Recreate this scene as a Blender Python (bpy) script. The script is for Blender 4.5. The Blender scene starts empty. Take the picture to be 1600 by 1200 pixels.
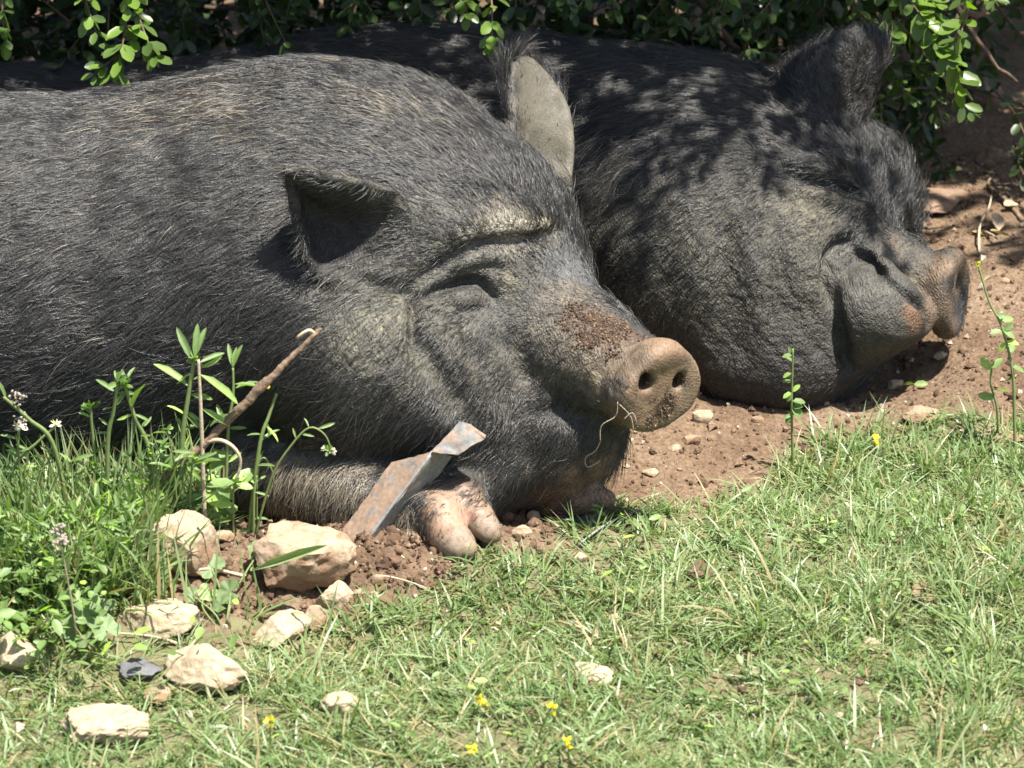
import bpy, math, random, time, os
import numpy as np
from mathutils import Vector, Matrix

T0 = time.time()
scene = bpy.context.scene
rng = np.random.default_rng(11)
random.seed(11)

# ------------------------------------------------------------------ camera
PITCH = math.radians(25.0)
DIST = 4.0
FPX = 1450.0 * DIST                      # focal length in pixels of the 1600 px wide photograph
CD = np.array([0.0, math.cos(PITCH), -math.sin(PITCH)])   # looking direction
CU = np.array([0.0, math.sin(PITCH), math.cos(PITCH)])    # up in the picture
CR = np.array([1.0, 0.0, 0.0])
CAM = -DIST * CD + (250.0 / 1450.0) * CU
cam_data = bpy.data.cameras.new('camera')
cam = bpy.data.objects.new('camera', cam_data)
scene.collection.objects.link(cam)
cam.location = CAM
cam.rotation_euler = (math.pi / 2 - PITCH, 0, 0)
cam_data.sensor_width = 36.0
cam_data.lens = 36.0 * FPX / 1600.0
cam_data.clip_start = 0.1
cam_data.clip_end = 400.0
cam_data.dof.use_dof = True
cam_data.dof.focus_distance = 4.12
cam_data.dof.aperture_fstop = 9.0
scene.camera = cam

# ------------------------------------------------------------------ light
SUN_TO = np.array([0.27, -0.14, 0.92]); SUN_TO = SUN_TO / np.linalg.norm(SUN_TO)
world = bpy.data.worlds.new('World')
scene.world = world
world.use_nodes = True
wn = world.node_tree
wn.nodes.clear()
w_out = wn.nodes.new('ShaderNodeOutputWorld')
w_bg = wn.nodes.new('ShaderNodeBackground')
w_sky = wn.nodes.new('ShaderNodeTexSky')
w_sky.sky_type = 'NISHITA'
w_sky.sun_disc = False
w_sky.sun_elevation = math.asin(SUN_TO[2])
w_sky.sun_rotation = math.atan2(SUN_TO[0], SUN_TO[1])
w_sky.air_density = 1.0
w_sky.dust_density = 2.0
w_bg.inputs['Strength'].default_value = 0.075
wn.links.new(w_sky.outputs[0], w_bg.inputs['Color'])
wn.links.new(w_bg.outputs[0], w_out.inputs['Surface'])
sun_data = bpy.data.lights.new('sun', 'SUN')
sun_data.energy = 5.0
sun_data.angle = math.radians(0.53)
sun_data.color = (1.0, 0.955, 0.88)
sun = bpy.data.objects.new('sun', sun_data)
scene.collection.objects.link(sun)
sun.rotation_euler = Vector(SUN_TO).to_track_quat('Z', 'Y').to_euler()
sun.location = (2, 1, 5)

scene.view_settings.view_transform = 'Standard'
scene.view_settings.look = 'None'
scene.view_settings.exposure = 1.42
scene.view_settings.gamma = 1.0
scene.view_settings.use_curve_mapping = False
scene.render.engine = 'CYCLES'
scene.cycles.max_bounces = 8
scene.cycles.transparent_max_bounces = 8
scene.cycles.use_denoising = True

# ------------------------------------------------------------------ helpers
COL = scene.collection

def W(px, py, Y):
    """World point seen at photograph pixel (px, py) at world depth Y (metres behind the front foot)."""
    d = CD + CR * ((px - 800.0) / FPX) + CU * ((600.0 - py) / FPX)
    t = (Y - CAM[1]) / d[1]
    return CAM + d * t

def ray(px, py):
    d = CD + CR * ((px - 800.0) / FPX) + CU * ((600.0 - py) / FPX)
    return d / np.linalg.norm(d)

def unit(v):
    v = np.asarray(v, float)
    return v / np.linalg.norm(v)

def _hash(ix, iy, iz, seed):
    h = (ix * 374761393 + iy * 668265263 + iz * 2147483647 + seed * 974634777) & 0xffffffff
    h = ((h ^ (h >> 13)) * 1274126177) & 0xffffffff
    h = (h ^ (h >> 16)) & 0xffffffff
    return h.astype(np.float64) / 4294967295.0

def vnoise(p, seed=0):
    """Value noise in -1..1 at points p (N,3)."""
    p = np.asarray(p, float)
    i = np.floor(p).astype(np.int64)
    f = p - i
    u = f * f * f * (f * (f * 6 - 15) + 10)
    r = 0
    for dx in (0, 1):
        wx = u[:, 0] if dx else 1 - u[:, 0]
        for dy in (0, 1):
            wy = u[:, 1] if dy else 1 - u[:, 1]
            for dz in (0, 1):
                wz = u[:, 2] if dz else 1 - u[:, 2]
                r = r + wx * wy * wz * _hash(i[:, 0] + dx, i[:, 1] + dy, i[:, 2] + dz, seed)
    return r * 2 - 1

def fbm(p, octaves=4, seed=0, gain=0.5, lac=2.03):
    a, s, r = 1.0, 1.0, 0
    for o in range(octaves):
        r = r + a * vnoise(np.asarray(p) * s + 17.3 * o, seed + o)
        a *= gain
        s *= lac
    return r

def tag(o, label=None, cat=None, group=None, kind=None):
    if label: o['label'] = label
    if cat: o['category'] = cat
    if group: o['group'] = group
    if kind: o['kind'] = kind
    return o

def empty(name, loc):
    o = bpy.data.objects.new(name, None)
    o.empty_display_size = 0.05
    o.location = loc
    COL.objects.link(o)
    return o

def mesh_fast(name, verts, faces, smooth=True):
    """verts (N,3); faces: int array (M,3|4) or a list of such arrays."""
    if not isinstance(faces, (list, tuple)) or (len(faces) and np.isscalar(faces[0])):
        faces = [faces]
    faces = [np.asarray(f, np.int32) for f in faces if len(f)]
    me = bpy.data.meshes.new(name)
    verts = np.asarray(verts, np.float32)
    me.vertices.add(len(verts))
    me.vertices.foreach_set('co', verts.ravel())
    loops = np.concatenate([f.ravel() for f in faces])
    sizes = np.concatenate([np.full(len(f), f.shape[1], np.int32) for f in faces])
    starts = np.concatenate([[0], np.cumsum(sizes)[:-1]]).astype(np.int32)
    me.loops.add(len(loops))
    me.loops.foreach_set('vertex_index', loops)
    me.polygons.add(len(sizes))
    me.polygons.foreach_set('loop_start', starts)
    me.polygons.foreach_set('loop_total', sizes)
    me.polygons.foreach_set('use_smooth', np.full(len(sizes), smooth))
    me.update(calc_edges=True)
    me.validate()
    return me

def add_obj(name, me, mat=None, parent=None, loc=None):
    o = bpy.data.objects.new(name, me)
    COL.objects.link(o)
    if mat is not None and me is not None and len(me.materials) == 0:
        me.materials.append(mat)
    if loc is not None:
        o.location = loc
    if parent is not None:
        o.parent = parent
        if parent.type == 'EMPTY' or parent.location.length > 0:
            o.matrix_parent_inverse = Matrix.Translation(parent.location).inverted() if parent.rotation_euler.to_quaternion().angle < 1e-6 else parent.matrix_world.inverted()
    return o

def fattr(me, name, vals, domain='POINT'):
    a = me.attributes.new(name, 'FLOAT', domain)
    a.data.foreach_set('value', np.asarray(vals, np.float32))

def cattr(me, name, vals, domain='POINT'):
    a = me.attributes.new(name, 'FLOAT_COLOR', domain)
    v = np.ones((len(vals), 4), np.float32)
    v[:, :3] = vals
    a.data.foreach_set('color', v.ravel())

# ------------------------------------------------------------------ node helpers
class NT:
    def __init__(self, name):
        self.mat = bpy.data.materials.new(name)
        self.mat.use_nodes = True
        self.t = self.mat.node_tree
        self.t.nodes.clear()
        self.out = self.t.nodes.new('ShaderNodeOutputMaterial')
    def n(self, typ, props=None, **inp):
        nd = self.t.nodes.new(typ)
        for k, v in (props or {}).items():
            setattr(nd, k, v)
        for k, v in inp.items():
            self.set(nd, k, v)
        return nd
    def set(self, nd, k, v):
        s = nd.inputs[int(k[1:])] if (k[0] == 'i' and k[1:].isdigit()) else nd.inputs[k.replace('_', ' ')]
        if isinstance(v, bpy.types.NodeSocket):
            self.t.links.new(v, s)
        elif isinstance(v, bpy.types.Node):
            self.t.links.new(v.outputs[0], s)
        else:
            if hasattr(s, 'default_value'):
                if s.type == 'RGBA' and len(v) == 3:
                    v = (*v, 1.0)
                s.default_value = v
    def attr(self, name, out='Fac'):
        nd = self.t.nodes.new('ShaderNodeAttribute')
        nd.attribute_name = name
        return nd.outputs[out]
    def noise(self, scale, detail=3.0, rough=0.55, vec=None, dim='3D'):
        nd = self.n('ShaderNodeTexNoise', {'noise_dimensions': dim}, Scale=scale, Detail=detail, Roughness=rough)
        if vec is not None: self.set(nd, 'Vector', vec)
        return nd.outputs['Fac']
    def ramp(self, fac, stops):
        nd = self.t.nodes.new('ShaderNodeValToRGB')
        e = nd.color_ramp.elements
        while len(e) < len(stops): e.new(0.5)
        for k, (p, c) in enumerate(stops):
            e[k].position = p
            e[k].color = (*c, 1.0) if len(c) == 3 else c
        self.t.links.new(fac, nd.inputs[0])
        return nd.outputs[0]
    def mix(self, fac, a, b, mode='MIX'):
        nd = self.t.nodes.new('ShaderNodeMix')
        nd.data_type = 'RGBA'
        nd.blend_type = mode
        for s, v in ((nd.inputs[0], fac), (nd.inputs[6], a), (nd.inputs[7], b)):
            if isinstance(v, bpy.types.NodeSocket): self.t.links.new(v, s)
            else: s.default_value = v if not isinstance(v, (tuple, list)) or len(v) == 4 else (*v, 1.0)
        return nd.outputs[2]
    def math(self, op, a, b=0.5, clamp=False):
        nd = self.t.nodes.new('ShaderNodeMath')
        nd.operation = op
        nd.use_clamp = clamp
        for s, v in ((nd.inputs[0], a), (nd.inputs[1], b)):
            if isinstance(v, bpy.types.NodeSocket): self.t.links.new(v, s)
            else: s.default_value = v
        return nd.outputs[0]
    def bump(self, height, strength=0.5, dist=0.01, normal=None):
        nd = self.n('ShaderNodeBump', None, Strength=strength, Distance=dist, Height=height)
        if normal is not None: self.set(nd, 'Normal', normal)
        return nd.outputs[0]
    def coord(self, which='Object'):
        return self.t.nodes.new('ShaderNodeTexCoord').outputs[which]
    def scaled(self, vec, s):
        nd = self.t.nodes.new('ShaderNodeMapping')
        nd.inputs['Scale'].default_value = s
        self.t.links.new(vec, nd.inputs['Vector'])
        return nd.outputs[0]
    def principled(self, **inp):
        nd = self.n('ShaderNodeBsdfPrincipled')
        for k, v in inp.items():
            self.set(nd, k, v)
        return nd
    def done(self, shader):
        self.t.links.new(shader.outputs[0] if isinstance(shader, bpy.types.Node) else shader, self.out.inputs['Surface'])
        return self.mat

# ------------------------------------------------------------------ implicit surfaces
def ellip(p, c, r, R=None):
    q = p - c
    if R is not None: q = q @ R.T
    r = np.asarray(r, float)
    k0 = np.sqrt(((q / r) ** 2).sum(1)) + 1e-9
    k1 = np.sqrt(((q / (r * r)) ** 2).sum(1)) + 1e-9
    return k0 * (k0 - 1.0) / k1

def cone(p, a, b, ra, rb):
    ab = b - a
    t = np.clip(((p - a) @ ab) / (ab @ ab), 0, 1)
    return np.linalg.norm(p - a - t[:, None] * ab, axis=1) - (ra + (rb - ra) * t)

def smin(a, b, k):
    h = np.maximum(k - np.abs(a - b), 0.0) / k
    return np.minimum(a, b) - h * h * k * 0.25

def smax(a, b, k):
    return -smin(-a, -b, k)

def polydist(p, pts):
    """Distance to a polyline and the place along it, 0..1."""
    L = np.linalg.norm(np.diff(pts, axis=0), axis=1)
    tot = L.sum() + 1e-9
    d = s = None
    acc = 0.0
    for a, b, l in zip(pts[:-1], pts[1:], L):
        ab = b - a
        t = np.clip(((p - a) @ ab) / (ab @ ab + 1e-12), 0, 1)
        q = ((p - a - t[:, None] * ab) ** 2).sum(1)
        w = (acc + t * l) / tot
        if d is None: d, s = q, w
        else:
            m = q < d
            d = np.where(m, q, d); s = np.where(m, w, s)
        acc += l
    return np.sqrt(d), s

def cloud_dist(p, pts):
    out = np.empty(len(p))
    p2 = (pts ** 2).sum(1)
    for s in range(0, len(p), 20000):
        q = p[s:s + 20000]
        d2 = (q ** 2).sum(1)[:, None] + p2[None] - 2 * q @ pts.T
        out[s:s + 20000] = np.sqrt(np.maximum(d2.min(1), 0))
    return out

def patch_points(rows, n=26):
    """Smooth sheet through rows of control points (each row the same length) -> dense points."""
    g = np.array(rows, float)                       # (R, C, 3)
    def resample(a, m):                             # Catmull-Rom along axis 0
        k = a.shape[0]
        t = np.linspace(0, k - 1, m)
        i = np.minimum(t.astype(int), k - 2)
        f = (t - i)[:, None, None]
        P0 = a[np.maximum(i - 1, 0)]; P1 = a[i]; P2 = a[i + 1]; P3 = a[np.minimum(i + 2, k - 1)]
        return 0.5 * (2 * P1 + (P2 - P0) * f + (2 * P0 - 5 * P1 + 4 * P2 - P3) * f ** 2 + (3 * P1 - P0 - 3 * P2 + P3) * f ** 3)
    g = resample(g, n)
    g = resample(g.transpose(1, 0, 2), n).transpose(1, 0, 2)
    return g.reshape(-1, 3)

def trace(f, px, py, t0=2.6, far=6.5):
    d = ray(px, py)
    t = t0
    for _ in range(160):
        v = f((CAM + d * t)[None])[0]
        if v < 0.0004 or t > far: break
        t += max(v * 0.7, 0.0004)
    return CAM + d * t

def surface_nets(f, lo, hi, h):
    lo = np.asarray(lo, float)
    n = np.ceil((np.asarray(hi) - lo) / (4 * h)).astype(int)
    H = 4 * h
    cg = np.stack(np.meshgrid(*[lo[a] + H * np.arange(n[a] + 1) for a in range(3)], indexing='ij'), -1)
    cv = f(cg.reshape(-1, 3)).reshape(cg.shape[:3])
    near = np.abs(cv) < H * 1.55
    N = n * 4 + 1
    F = np.repeat(np.repeat(np.repeat(cv, 4, 0), 4, 1), 4, 2)[:N[0], :N[1], :N[2]].astype(np.float32)
    nm = near
    M = np.repeat(np.repeat(np.repeat(nm, 4, 0), 4, 1), 4, 2)[:N[0], :N[1], :N[2]]
    idx = np.argwhere(M)
    F[M] = f(lo + idx * h)
    S = F < 0
    # cells
    c = [S[i:N[0] - 1 + i, j:N[1] - 1 + j, k:N[2] - 1 + k] for i in (0, 1) for j in (0, 1) for k in (0, 1)]
    cnt = sum(x.astype(np.int8) for x in c)
    act = (cnt > 0) & (cnt < 8)
    cells = np.argwhere(act)
    vid = np.full(act.shape, -1, np.int64)
    vid[act] = np.arange(len(cells))
    acc = np.zeros((len(cells), 3)); num = np.zeros(len(cells))
    corner = np.array([(i, j, k) for i in (0, 1) for j in (0, 1) for k in (0, 1)])
    val = np.stack([F[cells[:, 0] + a, cells[:, 1] + b, cells[:, 2] + d] for a, b, d in corner], 1).astype(float)
    for a in range(8):
        for b in range(a + 1, 8):
            if np.abs(corner[a] - corner[b]).sum() != 1: continue
            va, vb = val[:, a], val[:, b]
            m = (va < 0) != (vb < 0)
            t = np.zeros(len(cells)); t[m] = va[m] / (va[m] - vb[m])
            pt = corner[a] + t[:, None] * (corner[b] - corner[a])
            acc[m] += pt[m]; num[m] += 1
    V = lo + (cells + acc / num[:, None]) * h
    quads = []
    for ax in range(3):
        o1, o2 = [(1, 2), (2, 0), (0, 1)][ax]
        sl0 = [slice(1, -1)] * 3; sl1 = [slice(1, -1)] * 3
        sl0[ax] = slice(0, -1); sl1[ax] = slice(1, None)
        A = S[tuple(sl0)]; B = S[tuple(sl1)]
        e = np.argwhere(A != B)
        flip = A[tuple(e.T)]
        base = e.copy()
        for q in range(3):
            if q != ax: base[:, q] += 1
        def cell(d1, d2):
            k = base.copy(); k[:, o1] -= d1; k[:, o2] -= d2
            return vid[k[:, 0], k[:, 1], k[:, 2]]
        q = np.stack([cell(1, 1), cell(0, 1), cell(0, 0), cell(1, 0)], 1)
        q[~flip] = q[~flip][:, ::-1]
        quads.append(q)
    Q = np.concatenate(quads)
    Q = Q[(Q >= 0).all(1)]
    return V, Q

def grad(f, p, e=0.0012):
    g = np.stack([f(p + np.array(v)) - f(p - np.array(v)) for v in ((e, 0, 0), (0, e, 0), (0, 0, e))], 1)
    return g / (np.linalg.norm(g, axis=1)[:, None] + 1e-12)

class Body:
    """Implicit body: base blobs + folds laid on its surface."""
    def __init__(self):
        self.prims = []      # (fn, k, bbox centre, bbox radius or None)
        self.folds = []      # (pts, depth, width)
    def add(self, fn, k): self.prims.append((fn, k, 1))
    def cut(self, fn, k): self.prims.append((fn, k, -1))
    def E(self, c, r, k=0.03, R=None):
        c = np.asarray(c, float)
        self.add(lambda p: ellip(p, c, r, R), k)
    def C(self, a, b, ra, rb, k=0.03):
        a = np.asarray(a, float); b = np.asarray(b, float)
        self.add(lambda p: cone(p, a, b, ra, rb), k)
    def sheet(self, rows, th, k=0.008, n=26):
        pts = patch_points(rows, n)
        lo, hi = pts.min(0) - 0.035, pts.max(0) + 0.035
        def fn(p):
            out = np.full(len(p), 0.2)
            c = np.clip(p, lo, hi)
            out = np.linalg.norm(p - c, axis=1) + 0.03
            m = ((p > lo) & (p < hi)).all(1)
            if m.any(): out[m] = cloud_dist(p[m], pts) - th
            return out
        self.add(fn, k)
    def base(self, p):
        d = None
        for fn, k, s in self.prims:
            v = fn(p)
            if d is None: d = v
            elif s > 0: d = smin(d, v, k)
            else: d = smax(d, -v, k)
        return d
    def fold(self, pix, depth, width, deep=0):
        """Groove (depth > 0) or ridge (depth < 0) along photo pixels dropped on the body surface; deep = extra courses cut inwards."""
        pts = np.array([trace(self.base, x, y) for x, y in pix])
        self.folds.append((pts, depth, width))
        if deep:
            nrm = grad(self.base, pts)
            for i in range(1, deep + 1):
                self.folds.append((pts - nrm * (width * 0.85 * i), depth, width * (1 - .12 * i)))
    def f(self, p):
        d = self.base(p)
        for pts, depth, w in self.folds:
            lo, hi = pts.min(0) - 3 * w, pts.max(0) + 3 * w
            m = ((p > lo) & (p < hi)).all(1)
            if m.any():
                q, a = polydist(p[m], pts)
                q = q / w
                e = np.clip(np.minimum(a, 1 - a) / 0.22, 0, 1)
                d[m] += depth * np.exp(-q * q) * (0.3 + 0.7 * e * e * (3 - 2 * e))
        d = d + 0.0014 * vnoise(p * 24.0, 3) + 0.0005 * vnoise(p * 75.0, 5)
        return d

def blend_field(p, anchors, default, wdef=0.02):
    """Gaussian weighted blend of anchor values (pos, radius, value)."""
    num = np.full((len(p), len(default)) if np.ndim(default) else len(p), 0.0) + np.asarray(default) * wdef
    den = np.full(len(p), wdef)
    for c, r, v in anchors:
        w = np.exp(-((p - c) ** 2).sum(1) / (r * r))
        den += w
        num += w[:, None] * np.asarray(v) if np.ndim(default) else w * v
    return num / (den[:, None] if np.ndim(default) else den)
# ------------------------------------------------------------------ the near pig
def px_m(n, Y=0.1):
    return n / FPX * ((W(800, 600, Y) - CAM) @ CD)

def frame(fwd, lat):
    f = unit(fwd); l = unit(np.asarray(lat) - f * (np.asarray(lat) @ f)); u = np.cross(f, l)
    return f, l, u

near = Body()
hf, hl, hu = frame((0.63, -0.72, -0.22), (0.75, 0.66, 0.0))
HR = np.array([hl, hf, hu])                              # rows: lateral, forward, up
# torso and neck
near.E((-0.23, 0.31, 0.192), (0.27, 0.25, 0.232), 0.09)
near.E((-0.52, 0.31, 0.158), (0.40, 0.26, 0.222), 0.09)
near.E((-1.00, 0.34, 0.115), (0.34, 0.27, 0.195), 0.09)
near.E((-0.125, 0.28, 0.245), (0.14, 0.15, 0.135), 0.08)
# skull, cheeks, muzzle
near.E(W(736, 402, 0.22), (0.120, 0.12, 0.115), 0.06, HR)
near.E(W(585, 572, 0.10), (0.120, 0.105, 0.112), 0.04)
near.E(W(700, 610, 0.085), (0.085, 0.085, 0.085), 0.04)
near.C(W(825, 500, 0.165), W(985, 594, 0.055), 0.080, 0.052, 0.045)
near.C(W(725, 660, 0.105), W(850, 695, 0.095), 0.075, 0.056, 0.04)
near.E(W(895, 662, 0.078), (0.055, 0.045, 0.038), 0.03)
near.E(W(812, 712, 0.098), (0.085, 0.058, 0.052), 0.03)
near.E(W(885, 698, 0.088), (0.058, 0.048, 0.044), 0.03)
# snout disc
dn = unit((0.62, -0.78, -0.06)); dl = unit(np.cross(dn, (0, 0, 1.0))); du = np.cross(dl, dn)
if dl[0] < 0: dl = -dl
du = np.cross(dn, dl); du = du if du[2] > 0 else -du
DR = np.array([dl, dn, du])
DC = W(1022, 602, 0.020)
def disc_fn(p):
    q = (p - DC) @ DR.T
    wq = 0.055 - 0.14 * q[:, 2]
    rr = np.sqrt((q[:, 0] / np.clip(wq, .045, .064)) ** 2 + (q[:, 2] / 0.048) ** 2 + 1e-9)
    side = (rr - 1) * 0.049
    cap = np.abs(q[:, 1]) - 0.017
    return smax(side, cap, 0.009)
near.add(disc_fn, 0.012)
near.E(DC + du * 0.040 + dn * 0.003, (0.024, 0.014, 0.013), 0.014, DR)
NOS = []
for px_, py_ in ((1013, 598), (1062, 596)):
    q = trace(near.base, px_, py_)
    NOS.append(q)
    near.cut(lambda p, q=q: ellip(p, q - dn * 0.008, (0.0088, 0.026, 0.0105), DR), 0.004)
# ears: the near one tips out to the left, the far one stands up
_c = trace(near.base, 520, 352)
near.cut(lambda p: ellip(p, _c - CD * 0.075 + np.array([0.0, 0, 0.0]), (0.075, 0.083, 0.075)), 0.05)
near.sheet([[W(616, 300, .118), W(630, 345, .122), W(624, 396, .108), W(594, 444, .084)],
            [W(572, 288, .094), W(576, 340, .122), W(566, 398, .112), W(544, 442, .076)],
            [W(515, 277, .070), W(519, 330, .118), W(508, 388, .112), W(496, 426, .080)],
            [W(464, 266, .070), W(472, 300, .104), W(472, 344, .102), W(473, 386, .078)],
            [W(448, 262, .072), W(451, 274, .080), W(454, 292, .082), W(460, 312, .080)]], 0.0050, 0.012, 30)
near.sheet([[W(806, 285, .270), W(832, 294, .292), W(862, 300, .300), W(889, 300, .290)],
            [W(800, 240, .300), W(826, 252, .335), W(858, 262, .345), W(889, 268, .335)],
            [W(801, 190, .318), W(826, 195, .348), W(862, 205, .362), W(891, 222, .356)],
            [W(799, 142, .342), W(822, 143, .370), W(853, 150, .384), W(884, 174, .378)],
            [W(802, 110, .368), W(818, 109, .386), W(840, 112, .397), W(862, 132, .394)],
            [W(812, 97, .388), W(819, 95, .398), W(826, 96, .402), W(838, 103, .400)]], 0.0054, 0.014, 46)
# forelegs
near.C(W(390, 725, 0.10), W(560, 768, 0.02), 0.056, 0.043, 0.012)
near.C(W(560, 768, 0.02), W(655, 795, -0.01), 0.043, 0.035, 0.014)
near.E(W(686, 800, -0.02), (0.042, 0.038, 0.027), 0.022)
near.C(W(688, 804, -0.040), W(700, 836, -0.060), 0.024, 0.0215, 0.010)
near.C(W(700, 836, -0.060), W(728, 858, -0.080), 0.0205, 0.0125, 0.006)
near.C(W(722, 784, -0.018), W(747, 811, -0.036), 0.022, 0.0175, 0.006)
near.C(W(747, 811, -0.036), W(768, 835, -0.054), 0.0168, 0.0108, 0.005)
near.E(W(705, 735, 0.06), (0.07, 0.06, 0.05), 0.04)
near.C(W(850, 775, 0.09), W(905, 776, 0.062), 0.030, 0.020, 0.01)
near.C(W(905, 776, 0.062), W(945, 780, 0.05), 0.018, 0.012, 0.012)
# folds of the face
near.fold([(640, 446), (690, 412), (725, 390), (765, 376), (815, 374), (878, 364)], 0.011, 0.0062, 1)
near.fold([(690, 378), (735, 356), (790, 348), (850, 347)], -0.009, 0.017)
near.fold([(700, 422), (735, 406), (775, 402), (805, 418)], -0.007, 0.011)
near.fold([(676, 446), (700, 432), (735, 420), (775, 416), (800, 428)], 0.004, 0.0055)
near.fold([(652, 466), (674, 455), (700, 446), (730, 440), (752, 440), (772, 464)], 0.016, 0.0052, 3)
near.fold([(700, 470), (735, 465), (757, 463)], -0.008, 0.010)
near.fold([(776, 432), (790, 440)], -0.004, 0.008)
near.fold([(668, 462), (692, 476), (735, 486), (766, 476)], 0.0035, 0.0055)
near.fold([(660, 480), (700, 500), (750, 500)], 0.004, 0.006)
near.fold([(556, 438), (600, 444), (645, 455)], 0.009, 0.0075)
near.fold([(636, 450), (648, 468), (650, 500), (646, 545)], 0.016, 0.0065, 2)
near.fold([(540, 420), (600, 430), (640, 432)], -0.006, 0.014)
near.fold([(648, 520), (672, 560), (705, 600), (735, 645)], 0.020, 0.014)
near.fold([(735, 545), (770, 590), (800, 640)], 0.013, 0.014)
near.fold([(760, 520), (805, 560), (828, 610)], 0.009, 0.016)
near.fold([(822, 650), (850, 640), (890, 648), (940, 655), (975, 650)], 0.005, 0.009)
near.fold([(825, 612), (845, 618), (865, 622)], -0.003, 0.018)
near.fold([(934, 608), (940, 580), (960, 558), (990, 545), (1012, 540)], 0.006, 0.0050)
near.fold([(952, 618), (958, 590), (972, 570), (995, 557)], 0.006, 0.0045)
near.fold([(748, 856), (740, 838), (733, 820), (730, 806)], 0.013, 0.0058)
near.fold([(676, 832), (694, 822), (716, 820), (726, 824)], -0.0022, 0.0045)
near.fold([(735, 806), (748, 800), (764, 806)], -0.0020, 0.0042)
near.fold([(600, 690), (640, 720), (690, 735)], 0.010, 0.012)
near.fold([(880, 300), (905, 350), (915, 400)], 0.004, 0.008)
near.fold([(990, 612), (1012, 632), (1018, 640)], 0.0012, 0.003)
near.fold([(1040, 632), (1052, 648)], 0.0012, 0.003)

# ------------------------------------------------------------------ the far pig
far = Body()
gf, gl, gu = frame((0.92, -0.30, -0.22), (0.30, 0.95, 0.0))
GR = np.array([gl, gf, gu])
far.E((-0.10, 0.77, 0.115), (0.42, 0.22, 0.185), 0.09)
far.E((-0.60, 0.82, 0.035), (0.46, 0.24, 0.19), 0.09)
far.E(W(1085, 270, 0.68), (0.20, 0.16, 0.135), 0.09)
far.E(W(1100, 405, 0.545), (0.20, 0.175, 0.18), 0.10)
far.E(W(1195, 455, 0.46), (0.11, 0.10, 0.12), 0.05)
far.E(W(1260, 335, 0.56), (0.12, 0.12, 0.105), 0.05, GR)
far.E(W(1350, 320, 0.60), (0.062, 0.07, 0.085), 0.04)
far.C(W(1315, 435, 0.505), W(1405, 470, 0.470), 0.072, 0.042, 0.03)
far.C(W(1345, 400, 0.490), W(1446, 440, 0.455), 0.058, 0.036, 0.016)
far.E(W(1368, 484, 0.398), (0.060, 0.055, 0.052), 0.006, np.array([(.95, 0, -.31), (0, 1, 0), (.31, 0, .95)]))
far.E(W(1416, 496, 0.402), (0.034, 0.032, 0.028), 0.010)
far.E(W(1220, 545, 0.44), (0.11, 0.095, 0.068), 0.06)
far.E(W(1340, 380, 0.50), (0.024, 0.03, 0.018), 0.012)
fn2 = unit((0.93, -0.34, 0.07)); fl2 = unit(np.cross((0, 0, 1.0), fn2)); fu2 = np.cross(fn2, fl2)
if fu2[2] < 0: fu2 = -fu2
FR2 = np.array([fl2, fn2, fu2])
FC = W(1478, 458, 0.45)
def disc2_fn(p):
    q = (p - FC) @ FR2.T
    rr = np.sqrt((q[:, 0] / 0.050) ** 2 + (q[:, 2] / 0.051) ** 2 + 1e-9)
    return smax((rr - 1) * 0.050, np.abs(q[:, 1]) - 0.012, 0.012)
far.add(disc2_fn, 0.010)
far.cut(lambda p: ellip(p, FC + fn2 * 0.026, (0.030, 0.014, 0.032), FR2), 0.008)
def rim2_fn(p):
    q = (p - FC) @ FR2.T
    return np.sqrt((np.sqrt(q[:, 0] ** 2 + q[:, 2] ** 2) - 0.0420) ** 2 + (q[:, 1] - 0.005) ** 2) - 0.0120
far.add(rim2_fn, 0.006)
for sg in (-1, 1):
    q = FC + fl2 * (0.016 * sg) + fu2 * 0.008 + fn2 * 0.010
    far.cut(lambda p, q=q: ellip(p, q, (0.0085, 0.024, 0.012), FR2), 0.004)
far.sheet([[W(1205, 175, .62), W(1240, 195, .58), W(1290, 215, .57), W(1340, 215, .60)],
           [W(1212, 145, .63), W(1250, 150, .59), W(1300, 160, .58), W(1352, 165, .61)],
           [W(1225, 110, .64), W(1262, 108, .605), W(1310, 110, .595), W(1368, 120, .62)],
           [W(1250, 82, .65), W(1282, 75, .62), W(1325, 70, .61), W(1384, 85, .635)],
           [W(1290, 66, .66), W(1315, 58, .645), W(1350, 52, .64), W(1380, 58, .65)]], 0.007, 0.015)
far.fold([(1345, 372), (1318, 378), (1300, 400), (1294, 440), (1302, 490), (1316, 545), (1325, 575)], 0.016, 0.0085, 2)
far.fold([(1330, 393), (1348, 402), (1366, 406)], 0.009, 0.0062)
far.fold([(1330, 372), (1352, 380), (1372, 395), (1390, 420)], -0.011, 0.012)
far.fold([(1366, 408), (1385, 436), (1420, 462), (1446, 484), (1452, 508)], 0.012, 0.0055, 2)
far.fold([(1200, 235), (1212, 300), (1210, 380), (1222, 460), (1250, 550)], 0.010, 0.022)
far.fold([(1130, 320), (1140, 420), (1150, 520), (1165, 590)], 0.008, 0.022)
far.fold([(1222, 262), (1270, 282), (1310, 288), (1348, 308)], 0.013, 0.0075, 1)
far.fold([(1240, 318), (1290, 322), (1330, 340)], 0.005, 0.010)
far.fold([(1250, 240), (1300, 238), (1340, 250)], 0.006, 0.010)
far.fold([(1225, 250), (1270, 258), (1330, 268)], -0.009, 0.013)
far.fold([(1235, 300), (1290, 308), (1330, 325)], -0.006, 0.012)
far.fold([(1195, 220), (1215, 255), (1222, 285)], 0.010, 0.010)
far.fold([(1265, 470), (1275, 520), (1290, 560)], 0.006, 0.011)
far.fold([(1305, 215), (1330, 200), (1355, 170)], -0.006, 0.012)

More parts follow.
